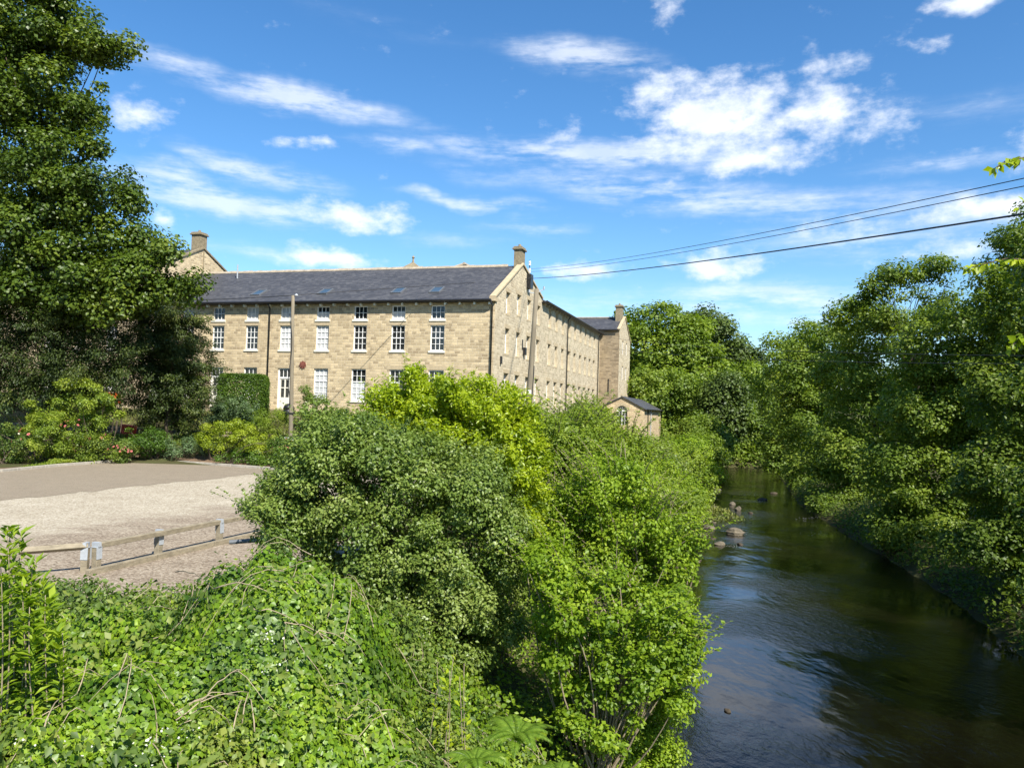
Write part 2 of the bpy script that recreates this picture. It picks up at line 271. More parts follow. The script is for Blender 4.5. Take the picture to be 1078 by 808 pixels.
# ---------------------------------------------------------------- mesh helpers
class MB:
    def __init__(s): s.v = []; s.f = []
    def add(s, vs, fs):
        n = len(s.v); s.v += [tuple(map(float, v)) for v in vs]; s.f += [tuple(n+i for i in f) for f in fs]; return s
    def box(s, x0, x1, y0, y1, z0, z1):
        return s.add([(x, y, z) for z in (z0, z1) for y in (y0, y1) for x in (x0, x1)],
                     [(0, 2, 3, 1), (4, 5, 7, 6), (0, 1, 5, 4), (2, 6, 7, 3), (0, 4, 6, 2), (1, 3, 7, 5)])
    def bar(s, a, b, w, h, up=(0, 0, 1)):
        a, b = Vector(a), Vector(b); d = (b-a).normalized(); sd = d.cross(Vector(up)).normalized(); u = sd.cross(d)
        vs = [p + sd*i*w/2 + u*j*h/2 for p in (a, b) for j in (-1, 1) for i in (-1, 1)]
        return s.add(vs, [(0, 1, 3, 2), (4, 6, 7, 5), (0, 4, 5, 1), (2, 3, 7, 6), (0, 2, 6, 4), (1, 5, 7, 3)])
    def tube(s, pts, rs, k=7, caps=True):
        pts = [Vector(p) for p in pts]; n = len(s.v); prev = None
        if isinstance(rs, (int, float)): rs = [rs]*len(pts)
        for i, p in enumerate(pts):
            d = (pts[min(i+1, len(pts)-1)] - pts[max(i-1, 0)])
            d = d.normalized() if d.length > 1e-9 else Vector((0, 0, 1))
            ref = prev if prev is not None and abs(prev.dot(d)) < .95 else (Vector((1, 0, 0)) if abs(d.x) < .8 else Vector((0, 1, 0)))
            a = (ref - d*ref.dot(d)).normalized(); prev = a; b = d.cross(a)
            for j in range(k):
                t = 2*math.pi*j/k; q = p + (a*math.cos(t) + b*math.sin(t))*rs[i]; s.v.append(tuple(q))
        for i in range(len(pts)-1):
            for j in range(k):
                s.f.append((n+i*k+j, n+i*k+(j+1) % k, n+(i+1)*k+(j+1) % k, n+(i+1)*k+j))
        if caps: s.f.append(tuple(n+j for j in range(k))[::-1]); s.f.append(tuple(n+(len(pts)-1)*k+j for j in range(k)))
        return s
    def prism(s, poly, axis, a, b):
        "poly of 2D points extruded along an axis between a and b"
        def P(u, v, w): return {'x': (w, u, v), 'y': (u, w, v), 'z': (u, v, w)}[axis]
        n = len(poly); return s.add([P(u, v, a) for u, v in poly]+[P(u, v, b) for u, v in poly],
                                    [tuple(range(n))[::-1], tuple(range(n, 2*n))]+[(i, (i+1) % n, n+(i+1) % n, n+i) for i in range(n)])
    def build(s, name, m, parent=None, smooth=False, bevel=0):
        me = bpy.data.meshes.new(name); me.from_pydata(s.v, [], s.f); me.materials.append(MATS[m]); me.update()
        uv = me.uv_layers.new(name='UVMap'); co = me.vertices; dat = uv.data
        for p in me.polygons:
            nx, ny, nz_ = (abs(c) for c in p.normal)
            for li in p.loop_indices:
                c = co[me.loops[li].vertex_index].co
                if nx > ny and nx > .6: q = (c.y, c.z)
                elif nz_ > .25 and nz_ < .97 and ny > nx: q = (c.x, c.z*2.2)
                elif nz_ > .25 and nz_ < .97: q = (c.y, c.z*2.2)
                elif nz_ >= .97: q = (c.x, c.y)
                else: q = (c.x, c.z)
                dat[li].uv = q
        if smooth: me.polygons.foreach_set('use_smooth', [True]*len(me.polygons))
        o = bpy.data.objects.new(name, me); COL.objects.link(o)
        if parent is not None: o.parent = parent
        if bevel:
            b = o.modifiers.new('bevel', 'BEVEL'); b.width = bevel; b.segments = 2
        return o
def tag(o, label=None, cat=None, group=None, kind=None):
    for k, v in (('label', label), ('category', cat), ('group', group), ('kind', kind)):
        if v: o[k] = v
    return o
def empty(name, loc=(0, 0, 0), rz=0, label=None, cat=None, group=None):
    o = bpy.data.objects.new(name, None); o.empty_display_size = .3; COL.objects.link(o); o.location = tuple(map(float, loc)); o.rotation_euler.z = rz
    return tag(o, label, cat, group)
def copy_tree(o, parent=None):
    c = o.copy(); COL.objects.link(c); c.parent = parent
    for ch in list(o.children): copy_tree(ch, c)
    return c
# ---------------------------------------------------------------- terrain
XL = np.array([(-20, -6), (0, -1.2), (8, 1.2), (13.8, 2.7), (16.9, 3.6), (19.4, 4.3), (25, 5.5), (31, 6.8), (41.7, 9.9), (55, 13.8), (87, 22.9), (97, 25), (120, 40)])
XR = np.array([(-20, 9), (0, 11), (12, 12.4), (20, 13.3), (28, 15.4), (36, 16.9), (39.4, 17.3), (57, 20.7), (85, 28.6), (97, 34), (120, 60)])
ang = rad(16.6); UX = np.array([math.cos(ang), -math.sin(ang)]); UY = np.array([math.sin(ang), math.cos(ang)]); C0 = np.array([-1.351, 56.324])
def sm(a, b, x): t = np.clip((x-a)/(b-a), 0, 1); return t*t*(3-2*t)
def hgt(x, y):
    x = np.asarray(x, float); y = np.asarray(y, float)
    xl = np.interp(y, XL[:, 0], XL[:, 1]); xr = np.interp(y, XR[:, 0], XR[:, 1])
    dl = xl-x; dr = x-xr
    lx = (x-C0[0])*UX[0]+(y-C0[1])*UX[1]; ly = (x-C0[0])*UY[0]+(y-C0[1])*UY[1]
    plat = 2.5 + 1.0*sm(43.5, 50, y)
    build = np.where(ly > -8, 3.95+1.35*sm(-8, -1, ly), plat)
    plat = np.where(y > 44, build, plat)
    plat = np.where(lx > .3, 2.5 + (plat-2.5)*(1-sm(.3, 4, lx)), plat)
    left = (plat-.03)*sm(0, 5.2+np.clip(y, 0, 60)*.03, dl)
    right = .0 + .7*sm(0, 1.2, dr) + np.clip(dr-1, 0, 60)*.16
    z = np.where(dl > 0, left, np.where(dr > 0, right, -.7*sm(0, 1.2, np.minimum(-dl, -dr))))
    far = sm(97, 100, y)*1.0 + np.clip(y-99, 0, 160)*.10
    z = np.where((y > 97), np.maximum(z*(1-sm(97, 99, y)), 0)+far, z)
    z = z + .18*np.sin(x*1.7+y*.6)*np.sin(y*1.3-x*.4)*sm(.3, 1.5, np.where(dl > 0, dl, dr))*np.where((dl > 5) & (y < 46) & (y > 10), 0, 1)
    return z
def ground():
    xs = np.concatenate([np.arange(-600, -60, 30), np.arange(-60, -10, 1.5), np.arange(-10, 32, .5), np.arange(32, 80, 2), np.arange(80, 601, 30)])
    ys = np.concatenate([np.arange(-300, -20, 30), np.arange(-20, 5, 2), np.arange(5, 100, .6), np.arange(100, 200, 4), np.arange(200, 801, 40)])
    X, Y = np.meshgrid(xs, ys); Z = hgt(X, Y); nx, ny = len(xs), len(ys)
    vs = np.stack([X, Y, Z], -1).reshape(-1, 3); me = bpy.data.meshes.new('ground')
    fs = [(j*nx+i, j*nx+i+1, (j+1)*nx+i+1, (j+1)*nx+i) for j in range(ny-1) for i in range(nx-1)]
    me.from_pydata(vs.tolist(), [], fs); me.materials.append(MATS['ground_earth']); me.polygons.foreach_set('use_smooth', [True]*len(fs))
    o = bpy.data.objects.new('ground', me); COL.objects.link(o); o['kind'] = 'structure'
ground()
w = MB().add([(-8, -20, 0), (60, -20, 0), (60, 105, 0), (-8, 105, 0)], [(0, 1, 2, 3)]).build('river_water', 'river_water'); w['kind'] = 'structure'
def sheet(name, pts, z, m):
    o = MB().add([(p[0], p[1], z) for p in pts], [tuple(range(len(pts)))]).build(name, m); o['kind'] = 'structure'; return o
K = [atz(x, y, 2.5)[:2] for x, y in ((-120, 500), (0, 497), (60, 491), (120, 486.5), (155, 485.3), (215, 489), (290, 494.5), (420, 503))]
K[0] = np.array([-27, 30.]);
sheet('gravel_car_park', [(-40, 12.5), (-6.5, 12.5), (-3.5, 20), (-3.0, 38)] + [tuple(p) for p in K[::-1]] + [(-40, 30)], 2.506, 'brown_gravel')
def wavy(pts, seed, amp=.25, n=14):
    rr = random.Random(seed); out = []
    for a, b in zip(pts[:-1], pts[1:]):
        for i in range(n):
            t = i/n; out.append((a[0]+(b[0]-a[0])*t+rr.uniform(-amp, amp), a[1]+(b[1]-a[1])*t+rr.uniform(-amp, amp)))
    out.append(tuple(pts[-1])); return out
TE = [atz(x, y, 2.5)[:2] for x, y in ((-90, 537), (0, 527), (150, 511), (292, 496.5))]
sheet('tarmac_strip', wavy(TE, 2, .3) + [tuple(p*1.0) for p in K[:7][::-1]], 2.514, 'worn_tarmac')
def mulch():
    A = [np.array(p) for p in K[:7]]; mb = MB()
    for a, b in zip(A[:-1], A[1:]):
        n = 10
        for i in range(n):
            q = [a+(b-a)*i/n, a+(b-a)*(i+1)/n]; rows = []
            for off in (.08, .5, 1.0, 1.6, 2.4):
                rows.append([(p[0]-.35*off, p[1]+off, max(2.5, float(hgt(p[0]-.35*off, p[1]+off)))+.04) for p in q])
            for r0, r1 in zip(rows[:-1], rows[1:]): mb.add([r0[0], r0[1], r1[1], r1[0]], [(0, 1, 2, 3)])
    mb.build('bed_soil', 'soil')['kind'] = 'structure'
mulch()
kb = MB()
for a, b in zip(K[:-1], K[1:]):
    n = max(1, int(np.linalg.norm(b-a)/.95))
    for i in range(n):
        p = a+(b-a)*(i+.02)/n; q = a+(b-a)*(i+.98)/n; kb.bar((*p, 2.54), (*q, 2.54), .16, .2)
kb.build('stone_kerb', 'concrete', bevel=.015)['kind'] = 'structure'

# ---------------------------------------------------------------- foliage
def leaves(name, m, P, Nn, L, tone, parent=None, width=.34, droop=.25, seed=0, axis=None):
    rng = np.random.default_rng(seed); n = len(P)
    Nn = Nn/np.maximum(np.linalg.norm(Nn, axis=1, keepdims=True), 1e-6)
    t = rng.normal(size=(n, 3)) if axis is None else axis + .25*rng.normal(size=(n, 3))
    t[:, 2] -= droop; t -= Nn*np.sum(t*Nn, 1, keepdims=True); t /= np.maximum(np.linalg.norm(t, axis=1, keepdims=True), 1e-6)
    s = np.cross(Nn, t); L = L*rng.uniform(.65, 1.25, n)[:, None]; w = width*rng.uniform(.8, 1.2, n)[:, None]
    fold = Nn*L*rng.uniform(.03, .16, n)[:, None]
    V = np.empty((n, 4, 3), np.float32)
    V[:, 0] = P; V[:, 1] = P+.45*L*t+L*w*s+fold; V[:, 2] = P+L*t-fold*.6; V[:, 3] = P+.45*L*t-L*w*s+fold
    F = (np.arange(n)[:, None]*4+np.array([0, 1, 2, 0, 2, 3])).astype(np.int32).ravel()
    me = bpy.data.meshes.new(name); me.vertices.add(n*4); me.vertices.foreach_set('co', V.ravel())
    me.loops.add(n*6); me.loops.foreach_set('vertex_index', F)
    me.polygons.add(n*2); me.polygons.foreach_set("loop_start", np.arange(0, n*6, 3, dtype=np.int32))
    try: me.polygons.foreach_set('loop_total', np.full(n*2, 3, np.int32))
    except Exception: pass
    a = me.attributes.new('tone', 'FLOAT', 'POINT'); a.data.foreach_set('value', np.repeat(np.clip(tone, 0, 1), 4).astype(np.float32))
    me.materials.append(MATS[m]); me.update(calc_edges=True)
    o = bpy.data.objects.new(name, me); COL.objects.link(o)
    if parent is not None: o.parent = parent
    return o
def unit(rng, n):
    d = rng.normal(size=(n, 3)); return d/np.linalg.norm(d, axis=1, keepdims=True)
def clump_field(lobes, ncl, rcl, nleaf, rng, flat=.7, inner=.12, up=.5, depthfac=1., spray=0):
    """lobes: (cx,cy,cz,rx,ry,rz). Returns leaf points, normals, tone, clump centres, per-leaf axis"""
    lob = np.array(lobes, float); vol = (lob[:, 3]*lob[:, 5]+lob[:, 3]*lob[:, 4]); pr = vol/vol.sum()
    idx = rng.choice(len(lob), ncl*3, p=pr); d = unit(rng, ncl*3); d[:, 2] = d[:, 2]*.95+.12
    rr = rng.uniform(.62, 1.0, (ncl*3, 1))**.7
    c = lob[idx, :3]+lob[idx, 3:6]*d*rr
    keep = np.ones(len(c), bool)
    for k, l in enumerate(lob):
        q = ((c-l[:3])/l[3:6]); keep &= ~((np.sum(q*q, 1) < .42) & (idx != k))
    c = c[keep][:ncl]; idx = idx[keep][:ncl]; d = d[keep][:ncl]; ncl = len(c)
    rc = rcl*rng.uniform(.55, 1.35, ncl)
    wgt = rc**2; cnt = np.maximum(3, (nleaf*(1-inner)*wgt/wgt.sum())).astype(int)
    ci = np.repeat(np.arange(ncl), cnt); n = len(ci)
    e = unit(rng, n); r = rng.uniform(.15, 1, (n, 1))**.45
    # lumpy clumps with ragged edges
    off = e*r*rc[ci][:, None]; off[:, 2] *= flat
    ax = None
    if spray:
        out = d[ci]+np.array([0, 0, -.1]); out /= np.linalg.norm(out, axis=1, keepdims=True)
        u = rng.uniform(-.6, 1, (n, 1)); off = off*(.35+.35*(1-np.abs(u)))*1.0+out*u*rc[ci][:, None]*spray; ax = out+.5*e
    off += rng.normal(size=(n, 3))*.10*rc[ci][:, None]
    P = c[ci]+off
    Nn = e*.55+np.array([0, 0, up])+rng.normal(size=(n, 3))*.42+d[ci]*.3
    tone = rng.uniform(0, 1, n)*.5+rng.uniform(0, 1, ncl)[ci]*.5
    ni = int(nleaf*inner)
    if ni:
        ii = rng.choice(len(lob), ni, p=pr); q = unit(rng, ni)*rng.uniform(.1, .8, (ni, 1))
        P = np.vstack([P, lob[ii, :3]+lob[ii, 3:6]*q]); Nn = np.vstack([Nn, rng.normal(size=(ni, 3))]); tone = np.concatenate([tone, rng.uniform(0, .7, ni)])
        if ax is not None: ax = np.vstack([ax, rng.normal(size=(ni, 3))])
    return P, Nn, tone, c, ax
def limb(mb, a, b, r0, r1, rng, seg=6, sag=.12, k=6):
    a, b = np.array(a, float), np.array(b, float); L = np.linalg.norm(b-a)
    mid = rng.normal(size=3)*L*.07; pts = []
    for i in range(seg+1):
        t = i/seg; p = a+(b-a)*t+mid*math.sin(math.pi*t)+np.array([0, 0, sag*L*math.sin(math.pi*t)]); pts.append(p)
    mb.tube(pts, [r0+(r1-r0)*(i/seg)**.8 for i in range(seg+1)], k, False)
SEED = [100]
def plant(name, label, cat, lobes, D, m, leaf, nleaf, ncl, rcl, group=None, trunk=.2, base=None, kind='tree', flat=.7, inner=.12, up=.5, width=.34, spray=0, nlimb=14, bark='bark', thick=None, droop=.25, blooms=None, shoots=None):
    """lobes in photo positions (px, py, rpx, rpy[, distance offset]) at distance D (m)"""
    if leaf > 1000: leaf, nleaf, ncl, rcl = rcl, leaf, nleaf, ncl  # given as count, clumps, clump size, leaf size
    SEED[0] += 1; rng = np.random.default_rng(SEED[0]); mpp = D/FPX; LB = []
    for l in lobes:
        dd = l[4] if len(l) > 4 else 0; c = at(l[0], l[1], D+dd); k = (D+dd)/FPX
        rx, rz = l[2]*k, l[3]*k; ry = thick if thick else (rx+rz)/2
        LB.append((c[0], c[1], c[2], rx, ry, rz))
    LB = np.array(LB)
    if base is None:
        base = LB[np.argmin(LB[:, 2]), :2] if kind == 'shrub' else np.average(LB[:, :2], axis=0, weights=LB[:, 3])
    bz = float(hgt(base[0], base[1])); b = np.array([base[0], base[1], max(bz, -.1)])
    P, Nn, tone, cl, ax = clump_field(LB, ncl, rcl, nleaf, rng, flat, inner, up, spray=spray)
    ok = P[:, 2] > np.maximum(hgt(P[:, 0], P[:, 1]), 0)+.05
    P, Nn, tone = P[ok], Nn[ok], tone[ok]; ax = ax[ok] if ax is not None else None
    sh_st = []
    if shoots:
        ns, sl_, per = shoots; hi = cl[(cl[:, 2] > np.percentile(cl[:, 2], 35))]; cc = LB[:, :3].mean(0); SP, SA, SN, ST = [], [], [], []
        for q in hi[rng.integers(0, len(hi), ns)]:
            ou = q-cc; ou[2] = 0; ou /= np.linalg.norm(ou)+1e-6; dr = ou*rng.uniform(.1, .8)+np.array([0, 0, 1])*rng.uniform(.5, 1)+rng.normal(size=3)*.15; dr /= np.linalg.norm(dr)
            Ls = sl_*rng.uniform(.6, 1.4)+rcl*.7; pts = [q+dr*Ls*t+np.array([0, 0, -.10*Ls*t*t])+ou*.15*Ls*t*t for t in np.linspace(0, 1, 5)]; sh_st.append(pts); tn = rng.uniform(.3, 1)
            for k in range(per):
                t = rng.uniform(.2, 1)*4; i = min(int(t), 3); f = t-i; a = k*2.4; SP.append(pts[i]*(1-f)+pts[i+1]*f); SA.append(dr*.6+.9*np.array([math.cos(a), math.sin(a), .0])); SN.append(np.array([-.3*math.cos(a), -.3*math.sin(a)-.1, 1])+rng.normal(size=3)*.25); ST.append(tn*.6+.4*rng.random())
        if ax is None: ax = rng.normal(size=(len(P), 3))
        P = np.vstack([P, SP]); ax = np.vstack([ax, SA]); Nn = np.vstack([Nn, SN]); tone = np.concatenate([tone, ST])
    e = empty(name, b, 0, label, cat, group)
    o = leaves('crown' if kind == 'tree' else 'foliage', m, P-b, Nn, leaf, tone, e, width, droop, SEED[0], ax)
    tb = MB(); cl = cl-b; top = LB[:, 2].max()-b[2]
    sel = cl[rng.permutation(len(cl))[:nlimb]]
    if kind == 'tree':
        cen = np.average(LB[:, :3], axis=0, weights=LB[:, 3])-b
        h = top*.72; pts = []; 
        for i in range(8):
            t = i/7; pts.append((cen[0]*t**1.6+rng.normal()*trunk*.35*(0 < i), cen[1]*t**1.6+rng.normal()*trunk*.35*(0 < i), -.3+(h+.3)*t))
        tb.tube(pts, [trunk*(1.35 if i == 0 else 1-.75*(i/7)**1.1) for i in range(8)], 9)
        for q in sel:
            t = np.clip((q[2]/max(h, .1))*.7, .15, .95)*7; i = min(int(t), 6); f = t-i; a = np.array(pts[i])*(1-f)+np.array(pts[i+1])*f
            limb(tb, a, q, trunk*.38*(1-t/9), trunk*.05, rng)
        tb.build('trunk', bark, e, True)
    else:
        for q in sel:
            a = rng.normal(size=3)*np.array([.25, .25, 0])*max(.4, top*.12); a[2] = -.1
            limb(tb, a, q, trunk, trunk*.3, rng, 6, .05, 5)
        for pts in sh_st: tb.tube([p-b for p in pts], [trunk*.28, trunk*.24, trunk*.2, trunk*.15, trunk*.08], 4, False)
        tb.build('stem', bark, e, True)
    if blooms:
        bm, nb, bl = blooms; ctr = np.average(LB[:, :3], axis=0)-b; pm = None
        for k in range(nb):
            lb = LB[rng.integers(0, len(LB))]; d = unit(rng, 1)[0]; d[2] = abs(d[2])*.8+.1; d[1] = -abs(d[1])-.3; d /= np.linalg.norm(d); p = lb[:3]-b+lb[3:6]*d*1.03
            if pm is None:
                m_ = MB()
                for ring, (n_, r_, zz) in enumerate(((6, 1, .1), (5, .65, .35), (3, .35, .5))):
                    for i_ in range(n_):
                        a = 2*math.pi*i_/n_+ring*.5; c_, s_ = math.cos(a), math.sin(a); w_ = .55*r_
                        m_.add([(0, 0, 0), (c_*r_*.6+s_*w_, s_*r_*.6-c_*w_, zz*.5), (c_*r_, s_*r_, zz), (c_*r_*.6-s_*w_, s_*r_*.6+c_*w_, zz*.5)], [(0, 1, 2, 3)])
                x_ = m_.build('bloom', bm, e); pm = x_
            else: x_ = pm.copy(); COL.objects.link(x_)
            x_.location = tuple(map(float, p)); x_.scale = (bl*rng.uniform(.6, 1.1),)*3; x_.rotation_euler = Vector(tuple(map(float, d))).to_track_quat('Z', 'Y').to_euler()
    return e
# ---------------------------------------------------------------- mill building (local frame: x right along the garden front, y away along the river front)
mill = empty('mill_building', (C0[0], C0[1], 0), -ang, 'long honey stone mill range with dark slate roofs and rows of sash windows', 'building')
def clip(poly, a, b, c):
    out = []
    for i in range(len(poly)):
        p, q = poly[i], poly[(i+1) % len(poly)]; dp = a*p[0]+b*p[1]-c; dq = a*q[0]+b*q[1]-c
        if dp <= 0: out.append(p)
        if (dp < 0) != (dq < 0) and abs(dp-dq) > 1e-9:
            t = dp/(dp-dq); out.append((p[0]+(q[0]-p[0])*t, p[1]+(q[1]-p[1])*t))
    return out
def wall(name, m, parent, P, s0, s1, z0, z1, opens=(), cuts=(), rev=.16, inward=None):
    """P(s, z, d) -> local point, d = depth into the wall; opens: (s0,s1,z0,z1); cuts: half planes a*s+b*z<=c"""
    mb = MB(); S_ = sorted({s0, s1, *[o[0] for o in opens], *[o[1] for o in opens]}); Z_ = sorted({z0, z1, *[o[2] for o in opens], *[o[3] for o in opens]})
    for i in range(len(S_)-1):
        for j in range(len(Z_)-1):
            cs, cz = (S_[i]+S_[i+1])/2, (Z_[j]+Z_[j+1])/2
            if any(o[0] < cs < o[1] and o[2] < cz < o[3] for o in opens): continue
            poly = [(S_[i], Z_[j]), (S_[i+1], Z_[j]), (S_[i+1], Z_[j+1]), (S_[i], Z_[j+1])]
            for c in cuts: poly = clip(poly, *c) if poly else poly
            if len(poly) > 2: mb.add([P(a, b, 0) for a, b in poly], [tuple(range(len(poly)))])
    for a, b, c, d in opens:
        for (u, v, u2, v2) in ((a, c, b, c), (b, c, b, d), (b, d, a, d), (a, d, a, c)):
            mb.add([P(u, v, 0), P(u2, v2, 0), P(u2, v2, rev+.06), P(u, v, rev+.06)], [(0, 1, 2, 3)])
    return mb.build(name, m, parent)
REV = .15
def win_template(w, h, cols, rows, meet, arch=False):
    "window in its own frame: origin at the middle of the sill line on the wall face, x across, -y out"
    f = MB(); y0, y1 = REV-.05, REV+.02; fw = .075
    f.box(-w/2+.003, -w/2+fw, y0, y1, .0, h-.003); f.box(w/2-fw, w/2-.003, y0, y1, .0, h-.003)
    f.box(-w/2+fw, w/2-fw, y0, y1, h-fw, h-.003); f.box(-w/2+fw, w/2-fw, y0, y1, 0, fw)
    for c in range(1, cols): x = -w/2+fw+(w-2*fw)*c/cols; f.box(x-.016, x+.016, y0+.012, y1-.01, fw, h-fw)
    for r in range(1, rows):
        z = fw+(h-2*fw)*r/rows; t = .036 if r == meet else .016; f.box(-w/2+fw, w/2-fw, y0+(.003 if r == meet else .016), y1-.012, z-t, z+t)
    fr = f.build('window', 'white_paint')
    g = MB().add([(-w/2+.02, REV+.015, .02), (w/2-.02, REV+.015, .02), (w/2-.02, REV+.015, h-.02), (-w/2+.02, REV+.015, h-.02)], [(0, 1, 2, 3)]).build('pane', 'window_glass', fr)
    return fr
def add_plain_surround(fr, w, h):
    MB().box(-w/2-.05, w/2+.05, -.015, REV-.06, -.13, -.002).build('sill', 'dressed_stone', fr)
    MB().box(-w/2-.2, w/2+.2, -.012, .02, h+.003, h+.28).build('lintel', 'dressed_stone', fr)
def add_surround(fr, w, h):
    MB().box(-w/2-.09, w/2+.09, -.07, REV-.06, -.15, -.002).build('sill', 'cream_paint', fr)
    MB().box(-w/2-.22, w/2+.22, -.012, .02, h+.003, h+.30).build('lintel', 'dressed_stone', fr)
T = {}
T['mid'] = win_template(1.10, 1.86, 3, 4, 2); add_surround(T['mid'], 1.10, 1.86)
T['top'] = win_template(1.10, 1.02, 3, 2, 9); add_surround(T['top'], 1.10, 1.02)
T['gnd'] = win_template(1.20, 2.35, 3, 5, 3); add_surround(T['gnd'], 1.20, 2.35)
REV = .30
T['btop'] = win_template(1.05, 1.62, 3, 4, 2); add_plain_surround(T['btop'], 1.05, 1.62)
T['bmid'] = win_template(1.05, 1.88, 3, 4, 2); add_plain_surround(T['bmid'], 1.05, 1.88)
T['bgnd'] = win_template(1.20, 2.35, 3, 5, 3); add_plain_surround(T['bgnd'], 1.20, 2.35)
REV = .15
used = set()
def place(kind, loc, rz, curtain=False):
    t = T[kind]
    o = t if kind not in used else copy_tree(t)
    used.add(kind); o.parent = mill; o.location = loc; o.rotation_euler.z = rz
    if curtain:
        w, h = {'mid': (1.1, 1.86), 'gnd': (1.2, 2.35), 'top': (1.1, 1.02)}[kind]
        mb = MB(); n = 17; rr = random.Random(int(loc[0]*10))
        hh = h-.06 if curtain < 2 else h*.6
        for i in range(n-1):
            x0 = -w/2+.08+(w-.16)*i/(n-1); x1 = -w/2+.08+(w-.16)*(i+1)/(n-1); ya = REV+.01-(.01 if i % 2 else 0); yb = REV+.01-(0 if i % 2 else .01)
            mb.add([(x0, ya, .06), (x1, yb, .06), (x1, yb, hh), (x0, ya, hh)], [(0, 1, 2, 3)])
        mb.build('curtain', 'lace_curtain', o)
    return o
XA = [-4.35, -7.46, -10.55, -13.7, -16.83, -19.88, -22.95, -25.8, -28.7]
opA = []
for i, x in enumerate(XA):
    opA += [(x-.55, x+.55, 10.2, 12.06), (x-.55, x+.55, 12.5, 13.52)]
    if i in (4, 6): opA.append((x-.6, x+.6, 5.62, 8.78))
    else: opA.append((x-.6, x+.6, 6.45, 8.8))
PA = lambda s, z, d: (s, d, z)
PB = lambda s, z, d: (-d, s, z)
wall('garden_front_wall', 'gritstone', mill, PA, -31, 0, 3.4, 13.9, opA)
for i, x in enumerate(XA):
    place('mid', (x, 0, 10.2), 0, 1 if i in (3, 4) else 0)
    place('top', (x, 0, 12.5), 0, 1 if i in (4, 5, 7) else (2 if i in (1, 3) else 0))
    if i not in (4, 6): place('gnd', (x, 0, 6.45), 0, 1 if i == 3 else (2 if i == 2 else 0))
# doors with a glazed top and a fanlight
def door(x):
    d = MB(); w = 1.2; y0, y1 = REV-.06, REV+.03
    d.box(-w/2+.003, -w/2+.1, y0, y1, 0, 3.155); d.box(w/2-.1, w/2-.003, y0, y1, 0, 3.155); d.box(-w/2+.1, w/2-.1, y0, y1, 3.07, 3.155); d.box(-w/2+.1, w/2-.1, y0-.01, y1, 2.38, 2.48)
    for k in (-.17, .17): d.box(k-.015, k+.015, y0+.02, y1-.02, 2.48, 3.07)
    fr = d.build('doorway', 'white_paint', mill); fr.location = (x, 0, 5.62)
    l = MB(); l.box(-.5, .5, y0+.03, y1+.01, .02, .85)
    for k in (-.33, 0, .33): l.box(k-.012, k+.012, y0+.015, y0+.029, .08, .80)
    for k in ((-.5, -.36), (-.05, .05), (.36, .5)): l.box(k[0], k[1], y0+.03, y1, .85, 2.375)
    for z in (.85, 1.62, 2.28): l.box(-.36, -.05, y0+.034, y1-.004, z, z+.07); l.box(.05, .36, y0+.034, y1-.004, z, z+.07)
    lf = l.build('door', 'cream_paint', fr)
    MB().add([(-.58, y1+.02, .86), (.58, y1+.02, .86), (.58, y1+.02, 3.12), (-.58, y1+.02, 3.12)], [(0, 1, 2, 3)]).build('pane', 'window_glass', fr)
    MB().box(-.82, .82, -.012, .02, 3.163, 3.46).build('lintel', 'dressed_stone', fr)
    s = MB()
    for k in range(3): s.box(-1.1, 1.1, -.35-.33*(k+1), -.03, -.55+.0, -.03-.17*k) if k == 0 else s.box(-1.1-.002*k, 1.1+.002*k, -.35-.33*(k+1), -.35-.33*k, -.6, -.03-.17*k)
    s.build('door_step', 'weathered_stone', fr)
door(XA[4]); door(XA[6])
# river front: gable then long wing
YG = [3.1, 6.0, 9.0, 12.05]; YB = [16.15, 18.8, 21.5, 24.4, 27.1, 29.9, 32.6, 35.2, 37.8]
AP, AZ = 6.7, 17.55
opG = []
for i, y in enumerate(YG):
    dz = (14.85, 15.1, 15.1, 15.05)[i]; opG += [(y-.525, y+.525, dz-1.62, dz), (y-.525, y+.525, 10.26, 12.14), (y-.6, y+.6, 6.45, 8.8)]
slL = (AZ-14.0)/AP; slR = (AZ-15.75)/(13.2-AP)
wall('gable_wall', 'river_front_stone', mill, PB, 0, 13.2, 2.5, AZ, opG, [(-slL, 1, 14.0), (slR, 1, AZ+slR*AP)], .30)
opB = []
for y in YB: opB += [(y-.525, y+.525, 15.22-1.62, 15.22), (y-.525, y+.525, 10.26, 12.14), (y-.6, y+.6, 6.45, 8.8)]
wall('river_front_wall', 'river_front_stone', mill, PB, 13.2, 41.3, 2.2, 15.75, opB, (), .30)
for L_, zt in ((YG, None), (YB, 15.22)):
    for i, y in enumerate(L_):
        z = zt if zt else (14.85, 15.1, 15.1, 15.05)[i]
        place('btop', (0, y, z-1.62), rad(90)); place('bmid', (0, y, 10.26), rad(90)); place('bgnd', (0, y, 6.45), rad(90))
# far walls that close the volume
wall('rear_wall', 'gritstone', mill, lambda s, z, d: (s, 12.6, z), -31, -13, 3.4, 14.5)
wall('rear_wall', 'gritstone', mill, lambda s, z, d: (-13, s, z), 12.6, 41.3, 3.4, 15.6)
